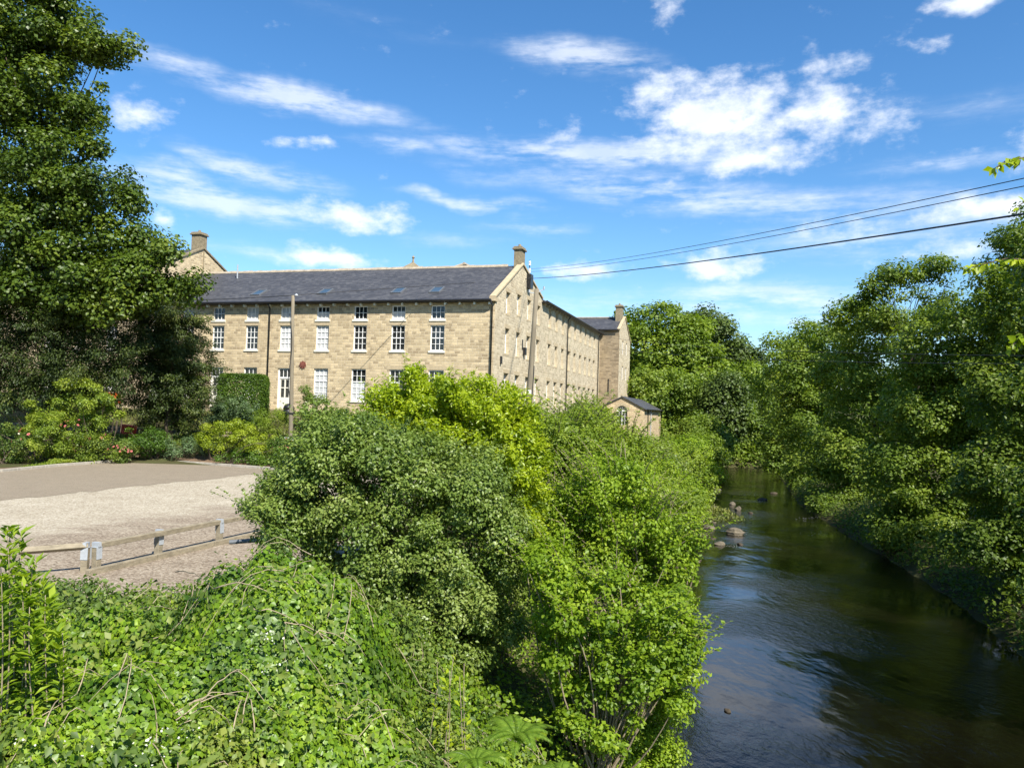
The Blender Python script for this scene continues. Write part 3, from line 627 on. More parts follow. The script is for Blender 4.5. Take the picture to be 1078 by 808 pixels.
# roofs
def slab(mb, a, b, c, d, t=.09):
    "thin roof slab from four corners"
    v = [Vector(p) for p in (a, b, c, d)]; n = (v[1]-v[0]).cross(v[3]-v[0]).normalized()
    if n.z < 0: n = -n
    lo = [p-n*t for p in v]; mb.add([tuple(p) for p in v+lo], [(0, 1, 2, 3), (7, 6, 5, 4), (0, 4, 5, 1), (1, 5, 6, 2), (2, 6, 7, 3), (3, 7, 4, 0)])
r = MB(); RZ = 17.52
slab(r, (-30.2, -.42, 13.86), (-.30, -.42, 13.86), (-.30, AP, RZ), (-30.2, AP, RZ))
slab(r, (-30.2, AP, RZ), (-.30, AP, RZ), (-.30, 13.0, 15.7), (-30.2, 13.0, 14.6))
r.build('garden_range_roof', 'slate', mill)
r = MB(); BX, BZ = -7.3, 19.05
slab(r, (.38, 13.3, 15.62), (.38, 41.2, 15.62), (BX, 41.2, BZ-.3), (BX, 13.3, BZ-.05))
slab(r, (BX, 13.3, BZ-.05), (BX, 41.2, BZ-.3), (-13.4, 41.2, 15.6), (-13.4, 13.3, 15.6))
r.add([(BX, 13.3, BZ-.05), (-11.5, 10.2, 16.6), (-1.6, 10.2, 16.5), (-1.6, 13.3, 16.55), (-11.5, 13.3, 16.8)], [(0, 1, 2), (0, 2, 3), (0, 4, 1)])
r.build('river_range_roof', 'slate', mill)
rt = MB(); rt.tube([(BX, 13.0, BZ+.0), (BX, 41.2, BZ-.25)], .14, 6); rt.tube([(BX, 13.2, BZ), (-4.2, 11.4, 17.6)], .13, 6); rt.tube([(BX, 13.2, BZ), (-10.4, 11.2, 17.5)], .13, 6)
rt.build('ridge', 'ridge_stone', mill)
rr = random.Random(4); rt = MB(); x = -30.2
while x < -1.3:
    L_ = rr.uniform(.42, .5); rt.prism([(AP-.2, RZ-.08), (AP, RZ+.13+rr.uniform(-.015, .03)), (AP+.2, RZ-.08)], 'x', x, min(x+L_-.012, -1.2)); x += L_
rt.build('ridge', 'ridge_stone', mill)
# skylights on the garden roof
sl = (RZ-13.86)/(AP+.42); nrm = Vector((0, -sl, 1)).normalized()
for x in (-26.9, -20.4, -14.45, -8.2, -5.1):
    za = 1.35; y = -.42+za; z = 13.86+za*sl; e = empty('skylight', (x, y, z), 0); e.parent = mill; e.rotation_euler = (math.atan(sl), 0, 0)
    m_ = MB(); m_.box(-.43, -.35, 0, 1.25, .0, .09); m_.box(.35, .43, 0, 1.25, .0, .09); m_.box(-.35, .35, 0, .08, 0, .09); m_.box(-.35, .35, 1.17, 1.25, 0, .09)
    m_.build('skylight_frame', 'weathered_lead', e); MB().box(-.35, .35, .08, 1.17, .0, .06).build('pane', 'skylight_glass', e)
# coping on the gable, kneeler and chimney
cp = MB()
cp.bar((-.12, -.30, 14.02), (-.12, AP+.02, AZ+.12), .46, .16); cp.bar((-.12, AP, AZ+.12), (-.12, 13.2, 15.86), .46, .16)
cp.build('gable_coping', 'dressed_stone', mill, bevel=.02)
MB().box(-.36, .10, -.36, .25, 13.72, 14.02).build('kneeler', 'dressed_stone', mill, bevel=.02)
def chimney(x0, x1, y0, y1, z0, z1, parent, m='weathered_stone'):
    c = MB(); c.box(x0, x1, y0, y1, z0, z1); o = c.build('chimney', m, parent)
    q = MB(); q.box(x0-.13, x1+.13, y0-.13, y1+.13, z1, z1+.12); q.box(x0-.05, x1+.05, y0-.05, y1+.05, z1+.12, z1+.26); q.build('chimney_cap', 'weathered_stone', o, bevel=.02)
    p = MB(); cx, cy = (x0+x1)/2, (y0+y1)/2
    for dy in (-.0,): p.tube([(cx, cy+dy, z1+.26), (cx, cy+dy, z1+.5)], [.14, .11], 10)
    p.build('chimney_pot', 'terracotta' if m == 'x' else 'weathered_stone', o)
chimney(-.62, -.02, 6.3, 7.4, 17.2, 18.75, mill)
# eaves: gutter, corbels, downpipes
g = MB(); g.tube([(-30.9, -.50, 13.80), (-.2, -.50, 13.80)], .085, 8); g.box(-30.9, -.2, -.42, .0, 13.68, 13.78); g.build('gutter', 'black_iron', mill)
g = MB(); g.tube([(.47, 13.0, 15.58), (.47, 41.1, 15.58)], .085, 8); g.box(.0, .40, 13.0, 41.2, 15.46, 15.55); g.build('gutter', 'black_iron', mill)
cb = MB(); x = -30.6; k = 0
while x < -.3: cb.box(x-.07, x+.07, -.30, -.003, 13.50, 13.675); x += 1.12
cb.build('corbel', 'cream_paint', mill)['label'] = 'row of small pale corbels under the gutter'
cb = MB(); y = 13.6
while y < 41: cb.box(.003, .28, y-.07, y+.07, 15.28, 15.455); y += 1.12
cb.build('corbel', 'dressed_stone', mill)
for p in ([(-.18, -.52, 13.8), (-.18, -.12, 13.4), (-.18, -.11, 3.6)], [(-18.25, -.5, 13.8), (-18.25, -.14, 13.35), (-18.25, -.11, 5.2)],
          [(.45, 23.05, 15.55), (.13, 23.05, 15.1), (.12, 23.05, 3)], [(.45, 39.9, 15.55), (.13, 39.9, 15.1), (.12, 39.9, 3)]):
    MB().tube(p, .055, 8).build('downpipe', 'black_iron', mill, True)
# round plate on the garden front, small flues on the river front
q = MB(); q.tube([(-15.25, -.06, 9.05), (-15.25, -.0, 9.05)], .26, 20); q.tube([(-15.25, -.10, 9.05), (-15.25, -.06, 9.05)], .12, 12)
for k in range(8):
    a = k*math.pi/4; q.bar((-15.25+.1*math.cos(a), -.075, 9.05+.1*math.sin(a)), (-15.25+.3*math.cos(a), -.075, 9.05+.3*math.sin(a)), .05, .03, (0, 1, 0))
q.build('tie_plate', 'terracotta', mill)
q = MB(); q.box(.0, .06, 7.15, 7.3, 10.9, 11.7); q.box(0, .22, 7.5, 7.85, 10.5, 11.1); q.box(0, .12, 1.5, 1.7, 9.4, 9.95); q.build('wall_vent', 'black_iron', mill)
# bracket with insulators near the gable top
q = MB(); q.tube([(.05, 8.5, 15.9), (.08, 8.5, 18.3)], .035, 6); q.box(.0, .35, 8.0, 8.75, 15.95, 17.1); q.build('cable_bracket', 'black_iron', mill)
q = MB()
for z in (17.35, 17.55, 17.95, 18.15): q.tube([(.08, 8.5, z-.07), (.08, 8.5, z+.07)], [.11, .07], 10)
q.build('insulator', 'white_paint', mill)
# taller wing at the left end
DZ = 16.7; DX = -30.1; DP = 6.9; DA = 19.75
wall('tall_wing_gable', 'gritstone', mill, lambda s, z, d: (DX, s, z), .2, 13.6, 12, DA, (), [(-(DA-DZ)/(DP-.2), 1, DZ-(DA-DZ)/(DP-.2)*.2), ((DA-DZ)/(13.6-DP), 1, DA+(DA-DZ)/(13.6-DP)*DP)])
r = MB(); slab(r, (-56, -.1, DZ-.1), (DX-.15, -.1, DZ-.1), (DX-.15, DP, DA), (-56, DP, DA)); slab(r, (-56, DP, DA), (DX-.15, DP, DA), (DX-.15, 13.9, DZ-.1), (-56, 13.9, DZ-.1)); r.build('tall_wing_roof', 'slate', mill)
wall('tall_wing_front', 'gritstone', mill, lambda s, z, d: (s, .2+d, z), -56, DX, 3.4, DZ, [(x-.55, x+.55, z, z+1.86) for x in (-33.5, -36.7, -39.9) for z in (6.9, 10.2, 13.6)])
for x in (-33.5, -36.7, -39.9):
    for z in (6.9, 10.2, 13.6): place('mid', (x, .2, z), 0)
cp = MB(); cp.bar((DX-.05, .0, DZ+.02), (DX-.05, DP, DA+.12), .34, .14); cp.bar((DX-.05, DP, DA+.12), (DX-.05, 13.8, DZ+.02), .34, .14); cp.build('gable_coping', 'weathered_stone', mill)
chimney(-31.0, -30.12, 6.4, 7.4, 19.2, 21.0, mill)
MB().tube([(DX+.06, 6.95, 19.6), (DX+.06, 6.95, 13)], .05, 6).build('downpipe', 'weathered_stone', mill)
MB().tube([(-25.1, 5.1, 16.7), (-25.1, 5.1, 17.9)], .06, 8).build('vent_pipe', 'galvanised', mill)
# bell turret peeping over the ridge
q = MB(); q.box(-13.3, -11.6, 12.7, 14.4, 5, 18.55); tr = q.build('turret', 'weathered_stone', mill)
q = MB(); q.add([(-13.5, 12.5, 18.55), (-11.4, 12.5, 18.55), (-11.4, 14.6, 18.55), (-13.5, 14.6, 18.55), (-12.45, 13.55, 19.45)], [(0, 1, 4), (1, 2, 4), (2, 3, 4), (3, 0, 4)]); q.tube([(-12.45, 13.55, 19.35), (-12.45, 13.55, 19.75), (-12.45, 13.55, 19.8), (-12.45, 13.55, 20.0)], [.12, .08, .16, .05], 8); q.build('turret_cap', 'weathered_stone', tr)
# projecting end block by the trees
TX = 2.35; TY0, TYA, TY1 = 41.3, 45.4, 50.3; TE_, TA_ = 16.15, 18.05
opT = [(y-.4, y+.4, z, z+1.6) for y in (44.2, 47.2) for z in (6.7, 10.3, 13.4)]
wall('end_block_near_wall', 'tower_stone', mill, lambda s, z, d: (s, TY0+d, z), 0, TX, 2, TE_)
wall('end_block_gable', 'river_front_stone', mill, lambda s, z, d: (TX-d, s, z), TY0, TY1, 2, TA_, opT, [(-(TA_-TE_)/(TYA-TY0), 1, TE_-(TA_-TE_)/(TYA-TY0)*TY0), ((TA_-15.3)/(TY1-TYA), 1, TA_+(TA_-15.3)/(TY1-TYA)*TYA)])
for y in (44.2, 47.2):
    for z in (6.7, 10.3, 13.4):
        fr = MB(); fr.box(TX-.14, TX-.10, y-.4, y+.4, z, z+1.6); fr = fr.build('window', 'window_glass', mill)
        s = MB(); s.box(TX-.09, TX-.05, y-.4, y-.34, z, z+1.6); s.box(TX-.09, TX-.05, y+.34, y+.4, z, z+1.6); s.box(TX-.09, TX-.05, y-.34, y+.34, z+.77, z+.83); s.build('frame', 'white_paint', fr)
        MB().box(TX+.0, TX+.015, y-.6, y+.6, z+1.603, z+1.85).build('lintel', 'dressed_stone', fr)
MB().box(1.1, 1.22, 41.24, 41.32, 8.6, 10.2).build('wall_vent', 'black_iron', mill)
r = MB(); slab(r, (-9, TY0-.3, TE_+.02), (TX-.15, TY0-.3, TE_+.02), (TX-.15, TYA, TA_-.02), (-9, TYA, TA_-.02)); slab(r, (-9, TYA, TA_-.02), (TX-.15, TYA, TA_-.02), (TX-.15, TY1+.3, 15.2), (-9, TY1+.3, 15.2)); r.build('end_block_roof', 'slate', mill)
MB().tube([(-9, TYA, TA_+.02), (TX-.5, TYA, TA_+.02)], .12, 6).build('ridge', 'ridge_stone', mill)
cp = MB(); cp.bar((TX-.08, TY0-.25, TE_), (TX-.08, TYA, TA_+.1), .36, .14); cp.bar((TX-.08, TYA, TA_+.1), (TX-.08, TY1+.25, 15.3), .36, .14); cp.build('gable_coping', 'dressed_stone', mill)
g = MB(); g.tube([(.4, TY0-.35, TE_-.08), (TX-.2, TY0-.35, TE_-.08)], .08, 6); g.build('gutter', 'black_iron', mill)
chimney(TX-1.0, TX-.2, TYA-1.3, TYA-.2, 17.0, 19.25, mill)
# ---------------------------------------------------------------- outbuilding with arched window
ob = empty('pump_house', (*(C0+UX*4.6+UY*30), 2.4), -ang, 'small honey stone outbuilding with arched window and low slate roof', 'outbuilding')
def outbuilding():
    z = -2.4
    H, A, wd, Ln = 6.68+z, 7.85+z, 2.35, 16.0
    a0, a1, wz0, wz1 = -.57, .57, 4.9+z, 6.35+z
    # front with the arched opening cut as a fan of quads
    mb = MB(); n = 12; arc = [(a1*math.cos(math.pi*i/n), wz1+a1*math.sin(math.pi*i/n)) for i in range(n+1)]
    gl = (A-H)/wd
    top = lambda x: A-abs(x)*gl
    mb.add([(-wd, 0, 0), (wd, 0, 0), (wd, 0, wz0), (-wd, 0, wz0)], [(0, 1, 2, 3)])
    mb.add([(-wd, 0, wz0), (a0, 0, wz0), (a0, 0, wz1), (a0, 0, top(a0)), (-wd, 0, H)], [(0, 1, 2, 3, 4)]); mb.add([(a1, 0, wz0), (wd, 0, wz0), (wd, 0, H), (a1, 0, top(a1)), (a1, 0, wz1)], [(0, 1, 2, 3, 4)])
    for i in range(n):
        (x0, z0), (x1, z1) = arc[i], arc[i+1]
        mb.add([(x0, 0, z0), (x0, 0, top(x0)), (x1, 0, top(x1)), (x1, 0, z1)], [(0, 1, 2, 3)]); mb.add([(x0, 0, z0), (x1, 0, z1), (x1, .25, z1), (x0, .25, z0)], [(0, 1, 2, 3)])
    for x in (a0, a1): mb.add([(x, 0, wz0), (x, 0, wz1), (x, .25, wz1), (x, .25, wz0)], [(0, 1, 2, 3)])
    mb.add([(wd, 0, 0), (wd, Ln, 0), (wd, Ln, H), (wd, 0, H)], [(0, 1, 2, 3)]); mb.add([(-wd, 0, 0), (-wd, Ln, 0), (-wd, Ln, H), (-wd, 0, H)], [(3, 2, 1, 0)])
    mb.add([(-wd, Ln, 0), (wd, Ln, 0), (wd, Ln, H), (0, Ln, A), (-wd, Ln, H)], [(0, 1, 2, 3, 4)])
    mb.build('wall', 'outbuilding_stone', ob)
    r = MB(); slab(r, (-wd-.25, -.15, H-.08), (-wd-.25, Ln+.1, H-.08), (0, Ln+.1, A+.06), (0, -.15, A+.06), .08); slab(r, (wd+.25, -.15, H-.08), (wd+.25, Ln+.1, H-.08), (0, Ln+.1, A+.06), (0, -.15, A+.06), .08); r.build('roof', 'slate', ob)
    m2 = MB(); m2.box(a0, a1, .14, .18, wz1-.03, wz1+.05)
    m2.box(-.03, .03, .14, .18, wz0, wz1+.5)
    for x in (-.3, .3): m2.box(x-.015, x+.015, .145, .175, wz0, wz1)
    for q in (.45, .9): m2.box(a0, a1, .145, .175, wz0+q, wz0+q+.03)
    for k in (30, 60, 120, 150): m2.bar((0, .16, wz1), (.55*math.cos(rad(k)), .16, wz1+.55*math.sin(rad(k))), .03, .03, (0, 1, 0))
    m2.tube([(.5*math.cos(math.pi*i/n), .16, wz1+.5*math.sin(math.pi*i/n)) for i in range(n+1)], .04, 5)
    fr = m2.build('window', 'white_paint', ob)
    MB().add([(a0, .2, wz0), (a1, .2, wz0)] + [(x, .2, zz) for x, zz in arc], [tuple(range(n+3))]).build('pane', 'window_glass', fr)
    q = MB(); 
    for i in range(n):
        t0, t1 = math.pi*(i+.04)/n, math.pi*(i+.96)/n
        q.add([(r_*math.cos(t), y, wz1+r_*math.sin(t)) for t in (t0, t1) for r_ in (a1+.01, a1+.3) for y in (-.025, .01)], [(0, 2, 6, 4), (0, 1, 3, 2), (4, 6, 7, 5), (2, 3, 7, 6), (0, 4, 5, 1)])
    q.build('arch_stone', 'dressed_stone', fr)
    g = MB(); g.tube([(wd+.32, -.1, H-.1), (wd+.32, Ln, H-.1)], .07, 6); g.build('gutter', 'black_iron', ob)
    for y in (2.6, 5.2): MB().tube([(wd+.08, y, H-.15), (wd+.08, y, .2 if y < 3 else .2)], .05, 6).build('downpipe', 'black_iron' if y < 3 else 'galvanised', ob)
outbuilding()
# ---------------------------------------------------------------- garden in front of the mill
def M2(x, y): return C0+UX*x+UY*y
gw = MB(); rr = random.Random(8)
def dry_wall(a, b, z, h, t, label, name='garden_wall'):
    e = empty(name, (*a, z), 0, label, 'wall'); d = np.array(b)-np.array(a); L_ = np.linalg.norm(d); e.rotation_euler.z = math.atan2(d[1], d[0])
    MB().box(0, L_, -t/2, t/2, -.6, h).build('wall', 'garden_wall_stone', e)
    c = MB(); x = 0
    while x < L_-.2: w_ = rr.uniform(.5, .8); c.box(x, min(x+w_-.015, L_), -t/2-.05, t/2+.05, h+.002, h+.09+rr.uniform(0, .02)); x += w_
    c.build('coping', 'weathered_stone', e, bevel=.015); return e
dry_wall(M2(-34, -8.2), M2(-14.6, -8.2), 3.35, .62, .4, 'low dry stone retaining wall between the flower bed and mill garden')
dry_wall(M2(-18.3, -3.0), M2(-12.3, -3.0), 4.6, .42, .35, 'short stone wall below the black bin at the mill front')
# ---------------------------------------------------------------- poles and wires
def pole(label, top, bot, r0, r1, zb):
    top, bot = Vector(top), Vector(bot); d = (bot-top); foot = top+d*((zb-top.z)/d.z)
    e = empty('telegraph_pole', foot, 0, label, 'pole', 'wooden telegraph poles by the mill')
    MB().tube([(0, 0, -.6)]+[tuple((top-foot)*t) for t in (0, .25, .5, .75, 1)], [r0, r0, r0*.95+r1*.05, (r0+r1)/2, r1*1.05, r1], 12).build('shaft', 'pole_wood', e, True)
    return e, foot, top
pa, fa, ta = pole('slim wooden telegraph pole in front of the garden doorway with a loose cable', at(308.5, 311, 50), at(306, 462, 50), .14, .10, 3.5)
q = MB(); q.tube([(0, 0, ta.z-fa.z), (0, 0, ta.z-fa.z+.12)], [.13, .04], 10); q.build('pole_cap', 'galvanised', pa)
q = MB(); hh = ta.z-fa.z; rr = random.Random(3)
q.tube([((ta.x-fa.x)*t+.17*math.cos(3.0+1.6*math.sin(t*7))-.0, -.16, hh*t) for t in [i/24 for i in range(6, 22)]], .022, 6); q.build('cable', 'cable', pa)
q = MB(); q.box(-.34, .34, -.26, -.2, .28, .46); q.build('name_board', 'white_paint', pa)
q = MB(); q.tube([(0, 0, 1.92), (0, 0, 2.0)], .185, 12); q.build('band', 'black_iron', pa)
pb, fb, tb_ = pole('stout wooden telegraph pole standing before the river front of the mill', at(565, 304, 46), at(556, 430, 46), .19, .13, 3.2)
q = MB(); z = at(559, 413, 46)[2]-fb.z; f_ = z/(tb_.z-fb.z); xo, yo = (tb_.x-fb.x)*f_, (tb_.y-fb.y)*f_
q.box(xo-.1, xo+.1, yo-.20, yo-.17, z-.1, z+.13); q.build('warning_plate', 'white_paint', pb)
q = MB(); q.tube([((tb_.x-fb.x)*t+.20-.06*t, -.06, (tb_.z-fb.z)*t) for t in (0, .2, .4, .55)], .03, 6); q.build('cable', 'cable', pb)
q = MB(); H_ = tb_.z-fb.z; X_ = tb_.x-fb.x
for s in (-1, 1): q.bar((X_-.05, 0, H_-.25), (X_+s*.42, 0, H_-.12+.1*s), .05, .05); q.tube([(X_+s*.42, 0, H_-.12+.1*s), (X_+s*.42, 0, H_+.05+.1*s)], .05, 8)
q.build('insulator', 'galvanised', pb)
def wire(label, pts, r, sag=0, group='overhead wires'):
    out = []
    for (a, b, s) in pts:
        a, b = np.array(a), np.array(b); n = 28
        for i in range(n+1):
            t = i/n; p = a+(b-a)*t; p[2] -= s*4*t*(1-t); out.append(p)
    o = np.array(out[0]); mb = MB().tube([p-o for p in out], r, 5); ob_ = mb.build('overhead_wire', 'cable'); ob_.location = o
    return tag(ob_, label, 'wire', group)
gb = lambda px, py: (lambda d: EYE+d*(((np.array([*C0, 0])-EYE)@np.array([*UX, 0])+.3)/(d@np.array([*UX, 0]))))(ray(px, py))
wire('thick black cable crossing from the right frame edge to the mill gable', [(at(1150, 214, 14), gb(558.5, 293), .25)], .022)
wire('thick black cable running over the slate roof to the slim pole', [(gb(558.5, 293), np.array(ta)+[0, 0, .02], .0), (np.array(ta)+[0, 0, .02], at(150, 316, 55), .1)], .022)
wire('uppermost thin wire from the gable insulators to the right', [(at(1150, 172, 15), gb(558, 283), .35)], .011)
wire('second thin wire just under the uppermost one', [(at(1150, 181, 15.5), gb(558, 286), .35)], .011)
wire('upper faint wire crossing the right bank trees', [(at(640, 355, 62), at(1160, 375, 17), .3)], .008)
wire('lower faint wire crossing the right bank trees', [(at(640, 366, 62), at(1160, 383, 17), .3)], .008)
# ---------------------------------------------------------------- things in the bed and garden
rb = empty('grit_bin', at(135.5, 443, 54), 0, 'red plastic grit bin behind the rose bushes', 'bin'); rb.location.z = float(hgt(rb.location.x, rb.location.y)); rb.scale = (1.15, 1, 1.55)
MB().prism([(-.36, 0), (.36, 0), (.40, .5), (-.40, .5)], 'y', -.25, .25).build('body', 'red_plastic', rb, bevel=.03)
MB().prism([(-.42, .503), (.42, .503), (.38, .62), (-.38, .66)], 'y', -.28, .28).build('lid', 'red_plastic', rb, bevel=.03)
p = at(155, 441, 57); p[2] = hgt(p[0], p[1]); e = empty('iron_railing', p, rad(-6), 'black iron railing between the red bin and the yew', 'railing')
q = MB(); q.bar((-.75, 0, .85), (.75, 0, .85), .04, .03); q.bar((-.75, 0, .12), (.75, 0, .12), .04, .03); q.build('rail', 'black_iron', e)
for i in range(13): MB().tube([(-.72+.12*i, 0, -.1), (-.72+.12*i, 0, .95)], .012, 5).build('baluster', 'black_iron', e)
bb = at(306, 440, 59); bb[2] = 4.95; e = empty('black_bin', (bb[0], bb[1]-.6, 4.9), 0, 'round topped black bin behind the slim pole at the door', 'bin')
prof = [(.36, 0), (.38, .5), (.40, .75), (.34, .98), (.2, 1.12), (.02, 1.17)]
MB().tube([(0, 0, z) for r, z in prof[:3]], [r for r, z in prof[:3]], 16).build('body', 'black_plastic', e, True)
MB().tube([(0, 0, z+.003) for r, z in prof[2:]], [r+.02 for r, z in prof[2:]], 16).build('lid', 'black_plastic', e, True)
# ---------------------------------------------------------------- knee rail fence
def fence():
    P = [atz(x, y, 3.1) for x, y in ((95, 571), (103, 570), (167, 557), (232, 546))]
    dirR = (P[3]-P[1])/np.linalg.norm(P[3]-P[1]); P[0] = P[1]+np.array([-.20, -.10, 0])
    e = empty('knee_rail_fence', (P[1][0], P[1][1], 2.5), 0, 'low timber knee rail with metal strapped posts along the gravel', 'fence'); o = np.array([P[1][0], P[1][1], 2.5])
    left = atz(20, 576, 3.1)
    q = MB(); q.bar(left-o+[0, 0, -.07], P[0]-o+[.05, 0, -.07], .11, .11, (0, 1, 1)); q.build('rail', 'rail_wood', e, bevel=.01)
    q = MB(); end = P[1]+dirR*(np.linalg.norm(P[3]-P[1])+2.4); q.bar(P[1]-o+[0, 0, -.07], end-o+[0, 0, -.07], .11, .11, (.35, .9, 1)); q.build('rail', 'rail_wood', e, bevel=.01)
    for i, p in enumerate(P):
        c = p-o; a = math.atan2(dirR[1], dirR[0]) if i else .1
        po = empty('post', (c[0], c[1], -.3)); po.parent = e; po.rotation_euler.z = a; po.rotation_euler.y = (.02, -.03, .04, -.02)[i]
        MB().box(-.065, .065, -.065, .065, 0, .80).build('post_shaft', 'rail_wood', po, bevel=.008)
        b = MB(); b.box(-.07, .07, -.072, .072, .80, .806); b.box(-.07, .07, -.076, -.067, .56, .80); b.box(-.07, .07, .067, .076, .56, .80); b.box(-.035, .035, -.09, .09, .807, .90); b.build('strap', 'galvanised', po)
    a = P[1]+np.array([-.9, -.55, 0]); q = MB(); 
    for k in range(5): q.bar(P[1]+dirR*(k*1.9-.3)-o+np.array([.12, -.12, -.54]), P[1]+dirR*(k*1.9+1.55)-o+np.array([.12, -.12, -.54]), .12, .12)
    q.build('edging_board', 'rail_wood', e, bevel=.01)
fence()
p = at(262, 571, 14.5); q = MB().tube([(-.35, 0, 0), (.35, .1, .06)], .04, 10).build('metal_pipe', 'weathered_lead'); q.location = p; tag(q, 'short grey metal pipe lying by the end of the timber rail', 'pipe')
# ================================================================ trees and plants
# --- left: sycamore and yews
plant('sycamore_tree', 'tall sycamore with broad layered crown at the left of the mill', 'tree',
      [(15, -30, 70, 50), (55, 30, 45, 45), (112, 48, 30, 17), (88, 112, 34, 24), (20, 95, 60, 50), (30, 170, 62, 40), (105, 160, 20, 14), (85, 205, 60, 30), (30, 250, 60, 38), (104, 256, 50, 30), (172, 263, 22, 13), (188, 300, 25, 15), (110, 310, 60, 32), (60, 110, 50, 40), (70, 300, 60, 40), (138, 300, 36, 30), (-10, 30, 60, 60), (60, 200, 50, 50), (-10, 200, 60, 60),
       (-70, 60, 80, 90), (-90, 200, 90, 80), (-40, 300, 60, 50)], 44,
      'sycamore_leaf', 170000, 430, .82, .21, trunk=.42, flat=.85, inner=.25, up=.6, width=.42, nlimb=34, base=(-28, 49.5))
YG_ = 'dark yews between the sycamore and the mill'
plant('yew_tree', 'broad dark yew with drooping sprays behind the rose bed', 'tree', [(40, 345, 60, 55), (95, 375, 45, 40), (25, 290, 22, 30), (95, 310, 14, 34), (70, 340, 36, 30), (122, 388, 24, 28), (-30, 370, 40, 60), (40, 400, 50, 22), (80, 412, 34, 18)], 45.6, 'yew_leaf', 110000, 330, .8, .15, YG_, trunk=.35, width=.2, spray=1.3, flat=.6, inner=.25, nlimb=16)
plant('yew_tree', 'ragged yellowish yew with open sprays against the mill wall', 'tree', [(160, 385, 32, 38), (180, 345, 20, 20), (150, 340, 24, 30), (192, 398, 20, 20), (192, 368, 20, 11), (212, 388, 20, 7), (180, 420, 30, 22), (196, 338, 16, 7), (176, 437, 24, 12), (200, 430, 20, 14), (160, 425, 14, 16)], 49, 'yew_leaf', 85000, 240, .75, .15, YG_, trunk=.28, width=.2, spray=1.5, flat=.5, inner=.14, nlimb=16)
# --- flower bed
BG = 'shrubs along the flower bed behind the kerb'
def bed(name, label, lobes, D, m, leaf, n, ncl=40, rcl=.35, **k): plant(name, label, 'shrub', lobes, D, m, leaf, n, ncl, rcl, BG, trunk=.03, kind='shrub', **k)
bed('green_shrub', 'dark blue green shrub beside the yew at the left edge', [(20, 418, 26, 20), (50, 425, 22, 16), (-20, 420, 30, 24)], 45.5, 'blue_leaf', .14, 9000)
bed('green_shrub', 'light yellow green shrub left of the red bin', [(85, 422, 36, 20), (60, 432, 28, 18), (108, 440, 18, 12)], 43.6, 'bed_leaf', .12, 15000, blooms=None)
bed('rose_bush', 'large rose bush with a few coral blooms at the kerb corner', [(60, 460, 36, 22), (88, 460, 28, 20), (38, 468, 22, 18)], 42.6, 'bed_leaf', .10, 16000, blooms=('petal_pink', 12, .09))
bed('rose_bush', 'rose bush with many pink blooms left of the tall railing', [(108, 464, 24, 15), (95, 476, 24, 10), (128, 476, 18, 10)], 44.0, 'bramble_leaf', .10, 9000, blooms=('petal_pink', 34, .10))
bed('green_shrub', 'rounded green shrub at the kerb below the railing', [(150, 466, 25, 16), (162, 470, 14, 12)], 45.5, 'hedge_leaf', .10, 8000)
bed('orange_flowered_shrub', 'shrub with orange blooms beside the red bin', [(119, 425, 9, 13)], 45.2, 'bed_leaf', .09, 2200, 14, .2, blooms=('orange_bloom', 26, .10))
bed('rose_bush', 'pale flowered rose bush at the left frame edge', [(5, 468, 24, 22), (-20, 465, 30, 26)], 41.8, 'bramble_leaf', .10, 9000, blooms=('petal_white', 16, .07))
bed('green_shrub', 'low grey green shrub before the retaining wall', [(190, 474, 26, 12), (212, 470, 18, 13)], 46.0, 'blue_leaf', .09, 6000)
bed('green_shrub', 'low spreading cover on the soil behind the left kerb', [(20, 482, 30, 8), (70, 482, 30, 7), (-20, 484, 30, 10), (115, 480, 24, 6)], 43.2, 'bed_leaf', .09, 8000)
bed('golden_shrub', 'broad golden yellow shrub by the slim pole', [(240, 462, 30, 19), (265, 466, 24, 17), (225, 470, 16, 14)], 45.5, 'gold_leaf', .09, 16000, 60, .3)
bed('green_shrub', 'low bright green shrub below the golden one', [(262, 482, 26, 9), (288, 478, 18, 13), (240, 484, 14, 7)], 44.6, 'hedge_leaf', .09, 6000)
bed('rose_bush', 'rust tinted rose bush at the foot of the slim pole', [(300, 474, 16, 14), (312, 470, 14, 14)], 45.2, 'bramble_leaf', .09, 5000, blooms=('petal_pink', 12, .09))
bed('blue_green_shrub', 'rounded blue green shrub below the clipped hedge', [(250, 432, 26, 16), (235, 440, 16, 12)], 53, 'blue_leaf', .11, 9000)
bed('grey_green_shrub', 'feathery grey green shrub left of the slim pole', [(285, 444, 17, 16), (270, 452, 14, 12)], 51, 'willow_leaf', .11, 5000, width=.2)
bed('climbing_shrub', 'tall climbing shrub at the mill wall right of the slim pole', [(335, 440, 22, 22), (322, 426, 8, 16), (350, 450, 26, 20)], 53, 'dogwood_leaf', .12, 8000)
